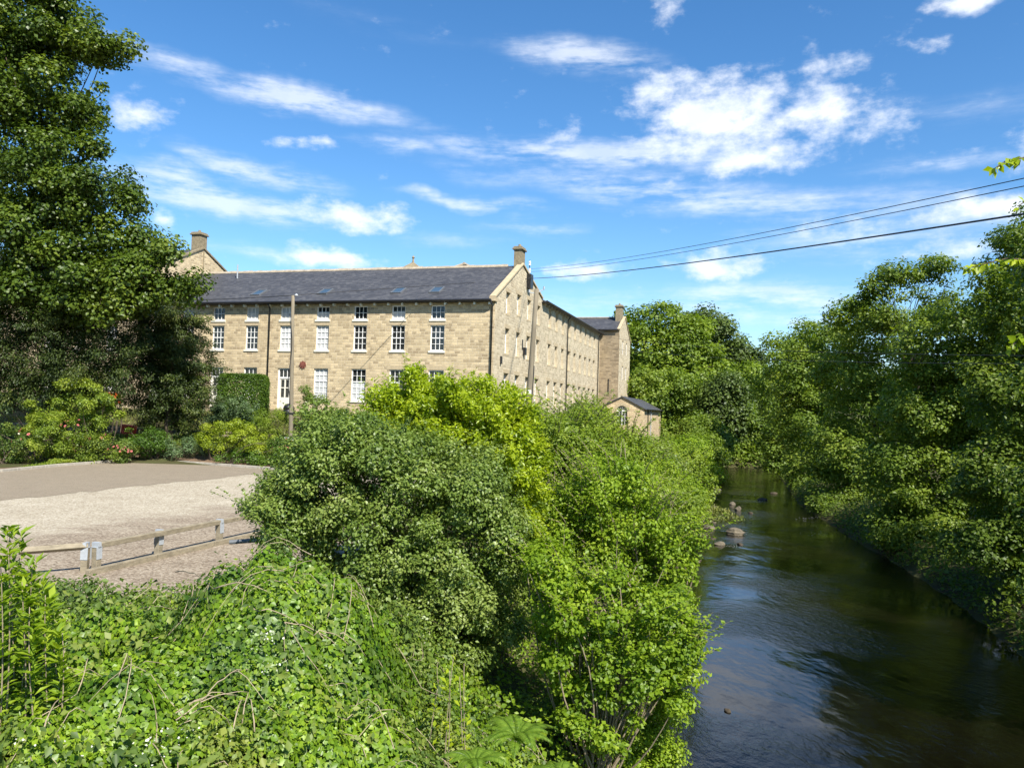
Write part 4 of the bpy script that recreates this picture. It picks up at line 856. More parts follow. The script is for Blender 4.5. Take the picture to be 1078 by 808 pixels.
# clipped hedge: rounded box of small leaves
def hedge():
    rng = np.random.default_rng(77); a = at(256, 414, 56); n = 46000; b = np.array([a[0], a[1], 4.5])
    P = rng.uniform(-1, 1, (n, 3)); k = rng.integers(0, 3, n); sgn = np.where(rng.random(n) < .5, -1, 1)
    P[np.arange(n), k] = sgn*rng.uniform(.88, 1.02, n); e = np.zeros((n, 3)); e[np.arange(n), k] = sgn
    P = P/np.maximum(1, (np.sum(np.abs(P)**6, 1)**(1/6))[:, None]/1.04); H = 3.5
    P = P*np.array([1.65, .7, H/2])+np.array([0, 0, H/2]); P += rng.normal(size=(n, 3))*.04
    em = empty('clipped_hedge', b, -.1, 'square clipped dark green hedge against the mill front', 'hedge')
    leaves('foliage', 'hedge_leaf', P, e+rng.normal(size=(n, 3))*.5+[0, 0, .3], .10, rng.uniform(0, 1, n), em, .35, .1, 3)
    MB().tube([(0, 0, -.2), (0, 0, 2.6)], .08, 6).build('stem', 'bark', em)
hedge()
# --- big dogwood and laurel in the middle
plant('dogwood_shrub', 'huge rounded dark green shrub filling the middle of the bank', 'shrub',
      [(365, 510, 56, 54), (312, 550, 40, 38), (338, 458, 20, 22), (345, 482, 34, 32), (440, 520, 80, 54), (485, 575, 72, 80), (405, 585, 85, 75), (465, 660, 70, 66), (395, 640, 50, 46), (525, 630, 30, 56), (380, 455, 14, 14), (300, 512, 14, 16), (410, 476, 46, 24), (490, 520, 44, 44), (284, 535, 20, 14)],
      14, 'dogwood_leaf', 180000, 640, .27, .062, shoots=(260, .32, 22), trunk=.04, thick=1.35, inner=.10, nlimb=40, flat=.75, up=.55, droop=.5)
plant('laurel_shrub', 'glossy lime green laurel standing up behind the big dark shrub', 'shrub',
      [(430, 420, 14, 24), (414, 432, 17, 15), (442, 430, 24, 18), (480, 425, 34, 18), (515, 448, 34, 30), (538, 475, 28, 44), (436, 406, 9, 9), (412, 458, 28, 18), (552, 520, 16, 40), (525, 500, 30, 40), (470, 455, 50, 24), (420, 445, 36, 22)],
      16.2, 'laurel_leaf', 70000, 280, .30, .085, shoots=(140, .32, 22), trunk=.03, thick=.8, inner=.08, nlimb=30, flat=1.0, up=.35, width=.24, droop=-.5, spray=.9)
RG = 'alders and willows growing along the left river bank'
def river(name, label, lobes, D, m, leaf, n, ncl, rcl, **k):
    k.setdefault('trunk', .035); plant(name, label, 'shrub', lobes, D, m, leaf, n, ncl, rcl, RG, kind='shrub', **k)
river('alder_bush', 'open light green bush with bare stems nearest the water', [(610, 690, 42, 46), (660, 700, 40, 44), (640, 640, 50, 36), (690, 660, 36, 34), (590, 640, 26, 34), (700, 720, 30, 24), (630, 750, 44, 36), (718, 690, 16, 20), (575, 600, 24, 28)], 12.6, 'alder_leaf', .072, 32000, 250, .19, thick=.9, inner=.0, shoots=(190, .38, 22), nlimb=60, bark='pale_bark', trunk=.022, width=.38)
river('alder_bush', 'dense green alder bush behind the open stemmed bush', [(610, 560, 50, 50), (660, 570, 46, 44), (700, 590, 26, 34), (640, 520, 46, 34), (560, 560, 22, 50), (690, 640, 34, 30), (712, 560, 22, 20)], 17.5, 'alder_leaf', .078, 50000, 260, .34, thick=1.2, inner=.05, shoots=(220, .6, 24), nlimb=40, bark='pale_bark')
river('willow_bush', 'slender leaved bush just right of the lime green laurel', [(585, 480, 34, 40), (560, 455, 20, 24), (610, 470, 30, 30), (560, 510, 30, 40)], 21, 'willow_leaf', .095, 26000, 130, .42, shoots=(80, .6, 24), thick=1.2, width=.24, nlimb=24)
river('willow_bush', 'pale willow bush in the middle of the bank row', [(650, 500, 40, 34), (620, 450, 26, 14), (680, 520, 34, 34), (640, 470, 36, 24), (712, 535, 18, 24)], 26, 'willow_leaf', .11, 30000, 150, .5, shoots=(100, .7, 24), thick=1.5, width=.24, nlimb=24)
river('elder_bush', 'dark elder bush with a feathery top in front of the mill', [(612, 448, 17, 20), (598, 458, 22, 18), (628, 462, 22, 14)], 33, 'dogwood_leaf', .12, 14000, 80, .5, shoots=(40, .8, 26), nlimb=12)
river('elder_bush', 'dark green elder bush below the arched window', [(682, 480, 18, 17), (662, 472, 16, 14), (700, 500, 20, 16)], 38, 'dogwood_leaf', .13, 12000, 80, .5, nlimb=12)
river('willow_bush', 'yellow green bush between the elders', [(655, 490, 30, 18), (640, 482, 24, 14), (600, 478, 30, 18)], 30, 'alder_leaf', .11, 18000, 100, .5, shoots=(50, .8, 20))
river('alder_bush', 'bright bank bush leaning toward the first boulders', [(700, 520, 28, 24), (722, 530, 17, 22), (690, 505, 28, 20)], 36, 'alder_leaf', .12, 18000, 110, .5, shoots=(50, .8, 20))
river('willow_bush', 'far pale bush where the bank meets the boulders', [(715, 495, 26, 20), (738, 515, 14, 17), (700, 490, 20, 14)], 47, 'willow_leaf', .15, 15000, 90, .6, shoots=(50, .8, 20))
river('alder_bush', 'farthest bright bush below the outbuilding', [(728, 480, 26, 18), (746, 498, 12, 14), (705, 478, 22, 12)], 62, 'alder_leaf', .18, 13000, 80, .8)
river('willow_bush', 'grey green bush at the river bend', [(738, 470, 18, 14), (752, 482, 11, 12)], 78, 'river_leaf', .22, 8000, 50, .9)
river('alder_bush', 'rounded low bush hanging over water at lower right of the bank', [(700, 745, 20, 22), (660, 790, 50, 34), (712, 640, 14, 20)], 13.4, 'alder_leaf', .06, 16000, 100, .24, thick=.6)
# --- far trees beyond the mill
FG = 'trees beyond the mill and the river bend'
def far(name, label, lobes, D, m, leaf, n, ncl, rcl, **k): plant(name, label, 'tree', lobes, D, m, leaf, n, ncl, rcl, FG, **{'trunk': .45, 'nlimb': 14, 'flat': .65, **k})
far('lime_tree', 'large bright green tree directly right of the mill end block', [(695, 345, 32, 26), (720, 370, 34, 34), (685, 372, 34, 30), (700, 400, 40, 24), (740, 395, 22, 30), (668, 340, 14, 18)], 128, 'bright_far_leaf', .55, 26000, 150, 2.0)
far('oak_tree', 'dark rounded tree topping the ridge behind the bright one', [(745, 350, 26, 22), (735, 375, 28, 28), (762, 368, 18, 22)], 150, 'dark_far_leaf', .6, 16000, 100, 2.1)
far('oak_tree', 'smaller dark tree stepping down to the right of the ridge', [(782, 370, 16, 15), (775, 390, 22, 22), (793, 388, 10, 15)], 155, 'dark_far_leaf', .6, 10000, 60, 2.0)
far('ash_tree', 'mid green tree low behind the bright tree', [(745, 405, 28, 22), (720, 415, 30, 22), (770, 410, 18, 20)], 138, 'far_leaf', .5, 12000, 80, 2.0)
far('willow_tree', 'soft grey green willow just right of the outbuilding', [(700, 412, 32, 24), (685, 430, 24, 24), (715, 438, 28, 24), (672, 405, 12, 16), (725, 462, 22, 20)], 104, 'river_leaf', .38, 22000, 120, 1.5, trunk=.3)
far('sycamore_tree', 'dark rounded tree near the river bend', [(764, 420, 20, 24), (768, 445, 17, 22), (750, 435, 12, 20)], 100, 'dark_far_leaf', .4, 14000, 80, 1.4, trunk=.3)
far('lime_tree', 'light yellow green tree above the river bend', [(790, 402, 18, 18), (800, 425, 20, 22), (782, 430, 14, 20)], 112, 'bright_far_leaf', .42, 12000, 70, 1.6, trunk=.3)
far('alder_tree', 'low bright alder at the bend left of the water', [(738, 455, 20, 18), (752, 470, 17, 14), (722, 475, 18, 12)], 92, 'river_leaf', .32, 11000, 70, 1.1, trunk=.2)
far('alder_tree', 'drooping tree closing the river bend', [(785, 470, 22, 17), (768, 478, 16, 12), (805, 465, 18, 22), (790, 450, 24, 20)], 101, 'river_leaf', .34, 14000, 80, 1.2, trunk=.25)
rng = np.random.default_rng(9)
def wood():
    "far mass of woodland on the valley side that reads as one"
    P, Nn, tone = [], [], []
    for i in range(70):
        x = rng.uniform(-40, 130); y = rng.uniform(165, 215) if x < 45 else rng.uniform(100, 150); r = rng.uniform(5, 8); z = float(hgt(x, y))
        d = unit(rng, 900); d[:, 2] = np.abs(d[:, 2])*1.0; d[:, 1] = -np.abs(d[:, 1]); P.append(np.array([x, y, z+r*.6])+d*r*np.array([1, 1, 1.05])*rng.uniform(.7, 1.05, (900, 1))); Nn.append(d*.6+rng.normal(size=(900, 3))*.5+[0, 0, .4]); tone.append(rng.uniform(0, .6, 900)*.6+rng.uniform(0, .4))
    o = leaves('distant_wood', 'far_leaf', np.vstack(P), np.vstack(Nn), .9, np.concatenate(tone), None, .42, .2, 2)
    tag(o, 'far wooded valley side that reads as one mass', 'wood', kind='stuff')
wood()
# --- right bank
TG = 'trees overhanging the right river bank'
def rt_(name, label, lobes, D, m, leaf, n, ncl, rcl, **k): plant(name, label, 'tree', lobes, D, m, leaf, n, ncl, rcl, TG, **{'trunk': .28, 'nlimb': 22, 'flat': .55, 'up': .65, **k})
rt_('alder_tree', 'farthest right bank tree sloping down to the bend', [(822, 380, 24, 24), (845, 362, 20, 18), (812, 415, 22, 30), (835, 440, 30, 34), (820, 475, 22, 24), (845, 470, 26, 26)], 84, 'river_leaf', .30, 26000, 130, 1.2, base=(31, 86))
rt_('willow_tree', 'rounded yellow green right bank tree before the farthest', [(862, 365, 30, 28), (850, 400, 36, 34), (885, 400, 34, 34), (865, 445, 44, 34), (850, 490, 30, 24), (885, 480, 34, 30)], 66, 'river_leaf', .25, 36000, 170, 1.1, base=(27.5, 68))
rt_('alder_tree', 'broad alder in the middle of the right bank', [(905, 345, 34, 26), (935, 370, 40, 34), (900, 400, 40, 34), (930, 440, 55, 40), (895, 480, 44, 36), (925, 520, 44, 34), (880, 525, 30, 22)], 52, 'river_leaf', .21, 46000, 220, .95, base=(24.5, 53))
rt_('beech_tree', 'open crowned tree rising above the right bank against the sky', [(940, 290, 17, 10), (975, 282, 20, 13), (918, 305, 15, 9), (952, 312, 20, 9), (905, 322, 16, 10), (985, 300, 12, 12), (935, 335, 26, 14), (1000, 330, 26, 20)], 47, 'beech_leaf', .2, 11000, 80, .75, base=(26, 50), inner=0.0, nlimb=40, trunk=.24)
rt_('alder_tree', 'dense alder with drooping boughs over the dark water', [(990, 370, 46, 40), (1030, 400, 44, 44), (975, 430, 48, 40), (1020, 460, 50, 44), (960, 500, 50, 40), (1000, 540, 54, 36), (955, 555, 40, 24)], 36, 'river_leaf', .16, 62000, 300, .7, base=(21.5, 38))
rt_('beech_tree', 'shaded beech leaning over the right edge of the river', [(1050, 310, 26, 30), (1090, 330, 50, 60), (1045, 400, 24, 30), (1080, 430, 50, 60), (1050, 500, 40, 40), (1085, 540, 50, 50), (1040, 570, 44, 28), (1075, 600, 36, 26), (1150, 350, 80, 90), (1150, 500, 80, 90)], 24, 'beech_leaf', .12, 84000, 420, .5, base=(17.6, 25))
rt_('alder_tree', 'tree behind the beech filling the upper right bank', [(1020, 330, 26, 24), (1060, 280, 22, 26), (1100, 270, 50, 50), (1060, 350, 30, 36), (1120, 350, 60, 60)], 33, 'beech_leaf', .15, 26000, 150, .6, base=(23, 33))
# trees just outside the right of the frame: they shade the water and show in its reflections
plant('sycamore_tree', 'near sycamore at the right frame edge whose leafy twigs hang into view', 'tree', [(1200, 300, 110, 110), (1220, 480, 110, 110), (1150, 610, 60, 50), (1190, 180, 70, 50), (1130, 400, 40, 60), (1120, 520, 46, 50), (1330, 380, 140, 160)], 15, 'beech_leaf', .11, 60000, 380, .45, TG, trunk=.25, base=(15.3, 15.5), nlimb=30)
def twig(pts, n, L, seed, par, o):
    "leafy shoot hanging from the near sycamore"
    rng = np.random.default_rng(seed); pts = [np.array(p) for p in pts]; q = MB().tube([p-o for p in pts], [.018-.013*i/(len(pts)-1) for i in range(len(pts))], 6); q.build('twig', 'bark', par)
    t = rng.uniform(.15, 1, n)*(len(pts)-1); i = np.minimum(t.astype(int), len(pts)-2); f = (t-i)[:, None]; A = np.array(pts); P = A[i]*(1-f)+A[i+1]*f-o
    ax = rng.normal(size=(n, 3))*.5+np.array([-.3, 0, -.8]); Nn = rng.normal(size=(n, 3))*.6+np.array([.2, -.5, .6])
    leaves('foliage', 'laurel_leaf', P+rng.normal(size=(n, 3))*.01, Nn, L, rng.uniform(.1, .8, n), par, .30, .3, seed, ax)
sy = bpy.data.objects['sycamore_tree.002'] if 'sycamore_tree.002' in bpy.data.objects else None
so = np.array(sy.location)
twig([at(1180, 150, 10), at(1120, 158, 9.6), at(1078, 166, 9.3), at(1058, 170, 9.2), at(1046, 178, 9.1)], 44, .12, 1, sy, so)
twig([at(1180, 200, 10), at(1110, 205, 9.8), at(1085, 209, 9.7), at(1071, 217, 9.7)], 18, .12, 2, sy, so)
twig([at(1170, 330, 10), at(1110, 340, 9.8), at(1080, 352, 9.7), at(1060, 368, 9.7)], 60, .12, 3, sy, so)
twig([at(1170, 290, 11), at(1100, 275, 11), at(1060, 272, 11), at(1015, 283, 11)], 70, .12, 4, sy, so)
for i, (x, y, r, h, lab) in enumerate([(19, 9, 4.2, 13, 'tree outside the frame shading the near right water'), (24, 18, 4.5, 16, 'tall tree up the bank outside the right of the frame'), (27, 30, 4.5, 16, 'tall tree up the slope behind the right bank alders'), (31, 43, 4.5, 16, 'tree on the slope behind the broad alder')]):
    b = np.array([x, y, float(hgt(x, y))]); rng2 = np.random.default_rng(300+i)
    LBs = [(x, y, b[2]+h*.62, r, r, h*.36), (x-1, y, b[2]+h*.35, r*.9, r*.9, h*.25), (x+1, y+1, b[2]+h*.8, r*.6, r*.6, h*.2)]
    P, Nn, tone, cl, ax = clump_field(LBs, 120, 1.0, 15000, rng2, .55)
    e = empty('alder_tree', b, 0, lab, 'tree', TG); leaves('crown', 'river_leaf', P-b, Nn, .26, tone, e, .4, .2, i)
    tb = MB(); tb.tube([(0, 0, -.3), (0, .1, h*.4), (.1, 0, h*.8)], [.3, .22, .06], 8)
    for q in cl[:14]: limb(tb, (0, .05, h*.3), q-b, .1, .02, rng2)
    tb.build('trunk', 'bark', e, True)
# low growth along the right bank so no bare earth shows
def cover(name, label, m, pts_fn, n, L, seed, cat='ground cover', width=.34, droop=.1, up=1.0, hmin=0, hmax=.4, lump=.25):
    rng = np.random.default_rng(seed); x, y = pts_fn(rng, n); z = np.maximum(hgt(x, y), 0)
    l = lump*(np.sin(x*2.1+np.sin(y*1.7)*1.3)+np.sin(y*2.6+x*.8)+1.2*np.sin(x*.7-y*.9))/2
    P = np.stack([x, y, z+rng.uniform(hmin, hmax, n)+np.maximum(l, 0)], 1); Nn = rng.normal(size=(n, 3))*.5+np.array([.1, -.25, up])
    tone = rng.uniform(0, 1, n)*.6+.2+.2*np.sin(x*1.3)*np.sin(y*1.1)
    o = leaves(name, m, P, Nn, L, tone, None, width, droop, seed); return tag(o, label, cat, kind='stuff')
def rb_pts(rng, n): y = 8+rng.uniform(0, 1, n)**1.5*90; x = np.interp(y, XR[:, 0], XR[:, 1])+rng.uniform(.0, 1, n)**1.3*6; return x, y
cover('bank_undergrowth', 'shaded undergrowth along the right bank', 'beech_leaf', rb_pts, 40000, .16, 41, hmax=.9)
def bend_pts(rng, n): return rng.uniform(14, 60, n), rng.uniform(96.5, 112, n)
cover('bank_undergrowth', 'bushes closing the river at its bend', 'river_leaf', bend_pts, 30000, .4, 45, hmax=1.8, lump=1.4)
def lb_pts(rng, n): y = 6+rng.uniform(0, 1, n)**1.6*85; x = np.interp(y, XL[:, 0], XL[:, 1])-.25-rng.uniform(0, 1, n)*(3.2+y*.09); return x, y
cover('bank_undergrowth', 'low weeds covering the left river bank', 'alder_leaf', lb_pts, 60000, .09, 42, hmax=.45)
def bd_pts(rng, n):
    t = rng.uniform(0, 1, n); A = K[1:7]; s = t*(len(A)-1); i = np.minimum(s.astype(int), len(A)-2); f = s-i
    A = np.array(A); p = A[i]*(1-f)[:, None]+A[i+1]*f[:, None]; o = rng.uniform(1.6, 9, n); return p[:, 0]-.1*o, p[:, 1]+o
cover('garden_grass', 'rough grass and weeds in the bed and garden', 'bed_leaf', bd_pts, 40000, .12, 43, width=.16, droop=-1.0, up=.2, hmax=.15, lump=.10)
def field_pts(rng, n): x = rng.uniform(-45, 14, n); y = rng.uniform(46, 62, n); return x, y
cover('garden_grass', 'rough grass below the mill walls', 'grass_blade', field_pts, 40000, .22, 44, width=.14, droop=-1.2, up=.1, hmax=.05, lump=.1)
# --- foreground: ivy mound, brambles, nettles, ferns
def mound(x, y):
    "surface of the overgrown wall end below the viewpoint"
    return hgt(x, y)+1.25*np.exp(-(((x+2.7)/1.6)**2+((y-10.8)/1.5)**2))+.30*np.exp(-(((x+6.5)/3.5)**2+((y-9.2)/2.3)**2))+.55*np.exp(-(((x+1.0)/1.6)**2+((y-8.4)/1.8)**2))+.30*(np.abs(np.sin(x*1.9+1+1.3*np.sin(y*1.3))*np.sin(y*1.7+1.1*np.sin(x*1.6)))**.7-.45)+.14*np.sin(x*4.1+y+np.sin(y*3))*np.sin(y*4.9+1+np.sin(x*2.7))+.05*np.sin(x*9+2*np.sin(y*5))*np.sin(y*8.3+np.sin(x*4))
def scrub(name, label, m, box, n, L, seed, thick=.28, width=.45, keepf=None, cat='ivy', up=.8, droop=.3, jit=.5):
    rng = np.random.default_rng(seed); x = rng.uniform(box[0], box[1], n); y = rng.uniform(box[2], box[3], n)
    if keepf is not None:
        k = keepf(x, y, rng); x, y = x[k], y[k]
    n = len(x); e = .03; z = mound(x, y); gx = (mound(x+e, y)-z)/e; gy = (mound(x, y+e)-z)/e
    Nn = np.stack([-gx, -gy-.25, np.full(n, up)], 1)+rng.normal(size=(n, 3))*jit
    P = np.stack([x, y, z+rng.uniform(0, thick, n)], 1); pat = np.sin(x*2.7+np.sin(y*3))*np.sin(y*2.9+np.sin(x*2))
    o = leaves(name, m, P, Nn, L, rng.uniform(0, 1, n)*.55+.2+.28*pat, None, width, droop, seed); return tag(o, label, cat, kind='stuff')
def ivy_mask(x, y, rng): v = np.exp(-(((x+3.2)/2.5)**2+((y-10.4)/2.8)**2))+.25*np.sin(x*1.9+y*1.2)+.12*np.sin(x*5+y*3); return v+rng.uniform(-.12, .12, len(x)) > .38
scrub('ivy', 'glossy ivy covering the mound below the timber rail', 'ivy_leaf', (-8, .8, 6, 14.2), 150000, .074, 51, .22, keepf=ivy_mask, width=.5, jit=.36)
scrub('brambles', 'tangle of bramble leaves over the foreground bank', 'bramble_leaf', (-10.5, 1.2, 4.6, 13.8), 150000, .06, 52, .36, width=.36, keepf=lambda x, y, r: ~(ivy_mask(x, y, r)) | (r.random(len(x)) < .12), cat='brambles')
scrub('brambles', 'coarser bramble sprays standing above the ivy', 'bramble_leaf', (-9.5, 1.2, 4.8, 13), 22000, .095, 56, .55, width=.32, keepf=lambda x, y, r: (np.sin(x*1.1+y*.7)*np.sin(y*1.6-x)+r.uniform(-.4, .4, len(x)) > .15), cat='brambles')
scrub('weeds', 'yellow green weeds among the brambles', 'alder_leaf', (-9, 2.2, 4.6, 13.2), 46000, .055, 53, .42, keepf=lambda x, y, r: (np.sin(x*1.4+2)*np.sin(y*1.1+1)+r.uniform(-.5, .5, len(x)) > .1), width=.3, cat='weeds')
def dry_litter():
    rng = np.random.default_rng(88); mb = MB()
    for k in range(260):
        x, y = rng.uniform(-8.5, .8), rng.uniform(5, 13); a = rng.uniform(0, 6.3); L_ = rng.uniform(.25, 1.0); z0 = rng.uniform(.12, .36); pts = []
        for i in range(6):
            t = i/5; px, py = x+math.cos(a+t*.5)*L_*t, y+math.sin(a+t*.5)*L_*t; pts.append((px, py, float(mound(px, py))+z0+.12*math.sin(math.pi*t)+rng.normal()*.01))
        mb.tube(pts, [.006-.004*i/5 for i in range(6)], 4, False)
    tag(mb.build('dead_stems', 'dead_stem'), 'thin dry stems strewn through the foreground brambles', 'dead stems', kind='stuff')
dry_litter()
def flowers():
    rng = np.random.default_rng(61); c = []
    for px, py in ((170, 775), (150, 790), (205, 775), (60, 790), (20, 780), (285, 670), (535, 772), (290, 700)):
        d = ray(px, py)
        for t in np.arange(4, 18, .05):
            p = EYE+d*t
            if p[2] < mound(p[0], p[1])+.38: break
        c.append(p)
    c = np.array(c); n = 130; i = rng.integers(0, len(c), n); P = c[i]+rng.normal(size=(n, 3))*[.11, .11, .05]
    tag(leaves('bramble_blossom', 'petal_white', P, rng.normal(size=(n, 3))+[0, -.5, 1], .026, rng.uniform(0, 1, n), None, .5, 0, 3), 'small white blossoms scattered over the brambles', 'blossom', kind='stuff')
flowers()
def surf(px, py, up=.3):
    d = ray(px, py)
    for t in np.arange(3.5, 22, .04):
        p = EYE+d*t
        if p[2] < mound(p[0], p[1])+up: return p
    return p
def dry_stems(label, segs, r, seed, group=None):
    rng = np.random.default_rng(seed); mb = MB(); o = surf(*segs[0][0])
    for a, b in segs:
        p, q = surf(*a, .34), surf(*b, .34); n = 7; pts = []
        for i in range(n+1):
            t = i/n; v = p+(q-p)*t; v[2] += .10*math.sin(math.pi*t)+rng.normal()*.012; pts.append(v-o)
        mb.tube(pts, [r*(1-.6*i/n) for i in range(n+1)], 5)
    s = mb.build('dead_bramble_stem', 'dead_stem', None, True); s.location = o; tag(s, label, 'dead stems', group)
dry_stems('long pale dead bramble stem arching across the ivy', [((185, 602), (225, 620)), ((225, 620), (285, 624))], .011, 1, 'dead bramble stems')
dry_stems('fan of straw coloured dead stems in the dark hollow of the ivy', [((182, 752), (250, 732)), ((185, 758), (262, 728)), ((190, 748), (240, 738)), ((255, 760), (262, 730)), ((245, 770), (257, 735)), ((268, 770), (262, 735)), ((215, 735), (262, 705))], .008, 2, 'dead bramble stems')
dry_stems('thin dead stems crossing the right of the ivy mound', [((262, 640), (330, 668)), ((330, 668), (372, 682)), ((300, 655), (365, 690)), ((352, 668), (385, 690))], .007, 3, 'dead bramble stems')
dry_stems('short dead stem with seed heads at the left bramble patch', [((66, 700), (72, 675)), ((66, 700), (60, 740)), ((45, 770), (66, 735))], .008, 4, 'dead bramble stems')
# tall leafy stems at the left edge
def tall_stems(name, label, spots, m, D, seed, leaf, width, per=60, hgt_=1.6, cat='plant'):
    rng = np.random.default_rng(seed); b = at(*spots[0][:2], D); b[2] = hgt(b[0], b[1]); e = empty(name, b, 0, label, cat); P, A, Nn = [], [], []
    for px, pyb, pyt in spots:
        Dd = D+rng.uniform(-.6, .6); top = at(px, pyt, Dd); bot = at(px+rng.uniform(-12, 12), pyb, Dd); bot[2] = max(hgt(bot[0], bot[1]), top[2]-2.2)
        pts = [bot+(top-bot)*t+np.array([math.sin(t*3+px)*.04, 0, 0]) for t in np.linspace(0, 1, 7)]
        MB().tube([p-b for p in pts], [.010-.006*i/6 for i in range(7)], 5).build('stem', 'pale_bark', e, True)
        for k in range(per):
            t = rng.uniform(.08, 1)**.8; p = bot+(top-bot)*t; a = k*2.4+rng.normal()*.3; up_ = .35+.6*t
            P.append(p); A.append((math.cos(a), math.sin(a), up_)); Nn.append((-math.cos(a)*up_*.8, -math.sin(a)*up_*.8-.2, 1))
    P, A, Nn = map(np.array, (P, A, Nn)); leaves('foliage', m, P-b, Nn+rng.normal(size=Nn.shape)*.15, leaf, rng.uniform(.1, 1, len(P)), e, width, .1, seed, A); return e
sp = [(x, 660, 560+abs(x-12)*1.3+r) for x, r in ((-30, 0), (-20, 10), (-8, -8), (0, 14), (6, -14), (14, -6), (22, -12), (30, 10), (38, -5), (46, 6), (52, 14), (58, 22), (10, 30), (26, 34), (44, 44), (-4, 40), (34, 50), (62, 40))]
tall_stems('tall_weed_clump', 'clump of tall narrow leaved weeds at the left frame edge', sp, 'alder_leaf', 8.2, 71, .15, .17, 90)
tall_stems('young_leafy_plant', 'young plant with large oval leaves under the big dark shrub', [(480, 735, 690), (470, 735, 705), (492, 740, 698), (484, 745, 712), (462, 740, 715)], 'laurel_leaf', 9.6, 72, .10, .26, 22)
def fern(px, py, D, n, L, seed, label):
    rng = np.random.default_rng(seed); b = at(px, py, D); z = hgt(b[0], b[1]); e = empty('fern', (b[0], b[1], z), 0, label, 'fern', 'ferns at the foot of the bank')
    h0 = b[2]-z
    for k in range(n):
        a = 2*math.pi*k/n+rng.normal()*.25; el_ = rng.uniform(.6, 1.0); pts = []; m_ = 12; Lk = L*rng.uniform(.75, 1.1)
        for i in range(m_+1):
            t = i/m_; r_ = Lk*t*math.cos(el_)*(1+.25*t); pts.append(np.array([math.cos(a)*r_, math.sin(a)*r_, h0-.2+Lk*(t*math.sin(el_)*1.1-.72*t*t)]))
        rib = MB().tube(pts, [.006-.004*i/m_ for i in range(m_+1)], 4, False).build('frond', 'fern_leaf', e)
        P, A, Nn, Ls = [], [], [], []
        for i in range(1, 56):
            t = i/56*m_; j = min(int(t), m_-1); f = t-j; p = pts[j]*(1-f)+pts[j+1]*f; d = pts[j+1]-pts[j]; d /= np.linalg.norm(d); s = np.cross(d, [0, 0, 1]); s /= np.linalg.norm(s)+1e-6; nn = np.cross(s, d)
            for sg in (-1, 1): P.append(p); A.append(sg*s+.35*d); Nn.append(nn+rng.normal(size=3)*.08); Ls.append(Lk*.19*math.sin(math.pi*min(1, (i/56)**.75*.97+.03))+.01)
        P, A, Nn, Ls = map(np.array, (P, A, Nn, Ls))
        for q in range(0, len(P)): pass
        n_ = len(P); A /= np.linalg.norm(A, axis=1, keepdims=True); S_ = np.cross(Nn, A); V = np.stack([P, P+A*Ls[:, None]*.35+S_*.0055, P+A*Ls[:, None]-np.array([0, 0, .02]), P+A*Ls[:, None]*.35-S_*.0055], 1).reshape(-1, 3)
        me = bpy.data.meshes.new('leaflets'); me.from_pydata(V.tolist(), [], [(4*i, 4*i+1, 4*i+2, 4*i+3) for i in range(n_)]); at_ = me.attributes.new('tone', 'FLOAT', 'POINT'); at_.data.foreach_set('value', np.repeat(rng.uniform(.2, .9, n_), 4).astype(np.float32)); me.materials.append(MATS['fern_leaf'])
        o = bpy.data.objects.new('leaflets', me); COL.objects.link(o); o.parent = rib
fern(545, 760, 9.2, 17, .62, 1, 'large bright fern at the bottom centre of the bank')
fern(590, 800, 8.6, 15, .5, 2, 'bright fern low down beside the alder stems')
fern(500, 785, 8.6, 14, .5, 3, 'smaller fern under the big dark shrub')
# --- rocks in and beside the river
ROCK = 'boulders in the shallow water near the left bank'
def rock(x, y, sx, sy, sz, seed, m, label):
    rng = np.random.default_rng(seed); bm = __import__('bmesh').new(); __import__('bmesh').ops.create_icosphere(bm, subdivisions=3, radius=1)
    pl = unit(rng, 9)
    for v in bm.verts:
        c = np.array(v.co)
        for p_ in pl:
            d = c@p_
            if d > .68: c = c-p_*(d-.68)*.85
        c = c*(1+.05*math.sin(c[0]*7+seed)*math.sin(c[1]*6)+.04*math.sin(c[2]*11+seed)); v.co = Vector((c[0]*sx, c[1]*sy, c[2]*sz))
    me = bpy.data.meshes.new('river_boulder'); bm.to_mesh(me); bm.free(); me.materials.append(MATS[m]); o = bpy.data.objects.new('river_boulder', me); COL.objects.link(o); o.location = (x, y, sz*.08); o.rotation_euler.z = rng.uniform(0, 3)
    tag(o, label, 'boulder', ROCK)
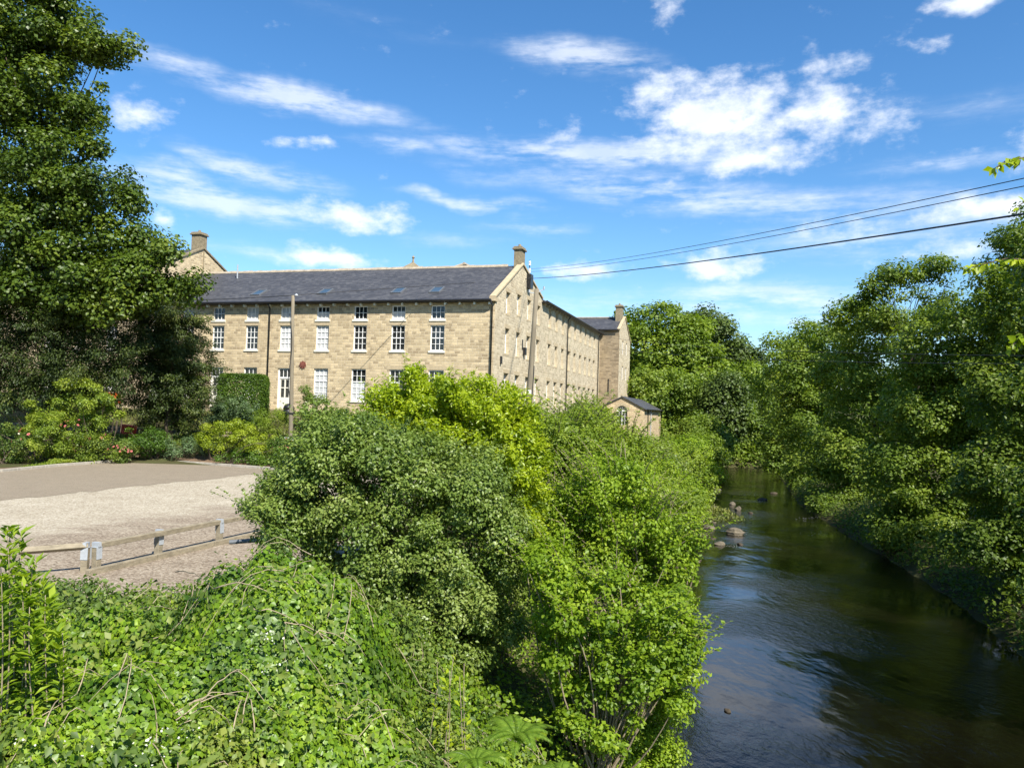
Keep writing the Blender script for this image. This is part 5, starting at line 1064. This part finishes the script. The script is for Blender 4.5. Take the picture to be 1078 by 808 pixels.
rk = [(774, 562, 20, 9, 'rock', 'largest tan boulder sitting furthest into the shallows'), (757, 573, 15, 5, 'rock', 'flat tan boulder nearest the viewpoint in the shallows'), (747, 556, 12, 5, 'rock', 'tan boulder left of the largest one'), (738, 549, 13, 5, 'rock', 'pale boulder against the bank below the bushes'), (779, 573, 9, 3, 'wet_rock', 'small dark wet stone in front of the largest boulder'), (771, 531, 9, 4, 'rock', 'tan boulder upstream close to the bushes'), (777, 537, 8, 6, 'rock', 'dark topped boulder upstream beside a tan one'),
      (802, 526, 13, 3, 'wet_rock', 'low dark slab in midstream'), (815, 519, 9, 2, 'wet_rock', 'farthest thin dark slab in midstream'), (725, 570, 14, 7, 'rock', 'tan boulder at the water edge under the leaves'), (722, 578, 9, 4, 'rock', 'small tan boulder just below another at the water edge'), (700, 600, 18, 10, 'rock', 'pale sunlit slab under the overhanging alder'), (790, 540, 7, 2, 'wet_rock', 'small wet stone between slab and boulders'), (766, 748, 10, 4, 'wet_rock', 'lone dark stone in the near water'),
      (690, 770, 20, 12, 'rock', 'brown rock at the bank foot in the near corner'), (702, 560, 12, 6, 'rock', 'boulder half hidden under the bank bushes'), (770, 545, 9, 3, 'wet_rock', 'flat wet stone behind the largest boulder'), (1062, 670, 12, 5, 'wet_rock', 'dark stone under the right bank branches')]
rq = random.Random(12); ordn = 'nearest second third fourth fifth sixth seventh eighth ninth tenth eleventh twelfth'.split()
for m_k, word in (('rock', 'tan'), ('wet_rock', 'dark wet')):
    n_k = 12 if m_k == 'rock' else 10
    for k in range(n_k):
        py = 612-104*(k+rq.random()*.7)/n_k; ex = np.interp(py, [500, 545, 560, 600, 640], [758, 740, 732, 718, 714])
        rk.append((ex+rq.uniform(-2, 22)*(1 if rq.random() < .5 else .5), py, rq.uniform(4, 9), rq.uniform(1, 2.5), m_k, ordn[k]+' small '+word+' stone along the left water edge, counting away from the viewpoint'))
for i, (px, py, w_, h_, m, lab) in enumerate(rk):
    p = atz(px, py, 0); k = p[1]/FPX; rock(p[0], p[1], w_*k*.5, w_*k*.42, max(h_*k*.72, .05), i+5, m, lab)
# broken water round the stones
def foam():
    rng = np.random.default_rng(5); P = []
    for px, py, w_, h_, n in ((795, 521, 20, 2, 60), (782, 560, 10, 3, 40), (800, 527, 14, 1.5, 40), (863, 562, 16, 2, 30), (770, 575, 14, 2, 30), (850, 545, 14, 1.5, 25), (740, 568, 8, 3, 20)):
        for _ in range(n): q = atz(px+rng.normal()*w_/2, py+rng.normal()*h_/2, 0); P.append([q[0], q[1], .012])
    P = np.array(P); n = len(P); tag(leaves('river_foam', 'foam', P, rng.normal(size=(n, 3))*.1+[0, 0, 1], .07, rng.uniform(0, 1, n), None, .12, 0, 8), 'flecks of white water round the stones', 'foam', kind='stuff')
foam()
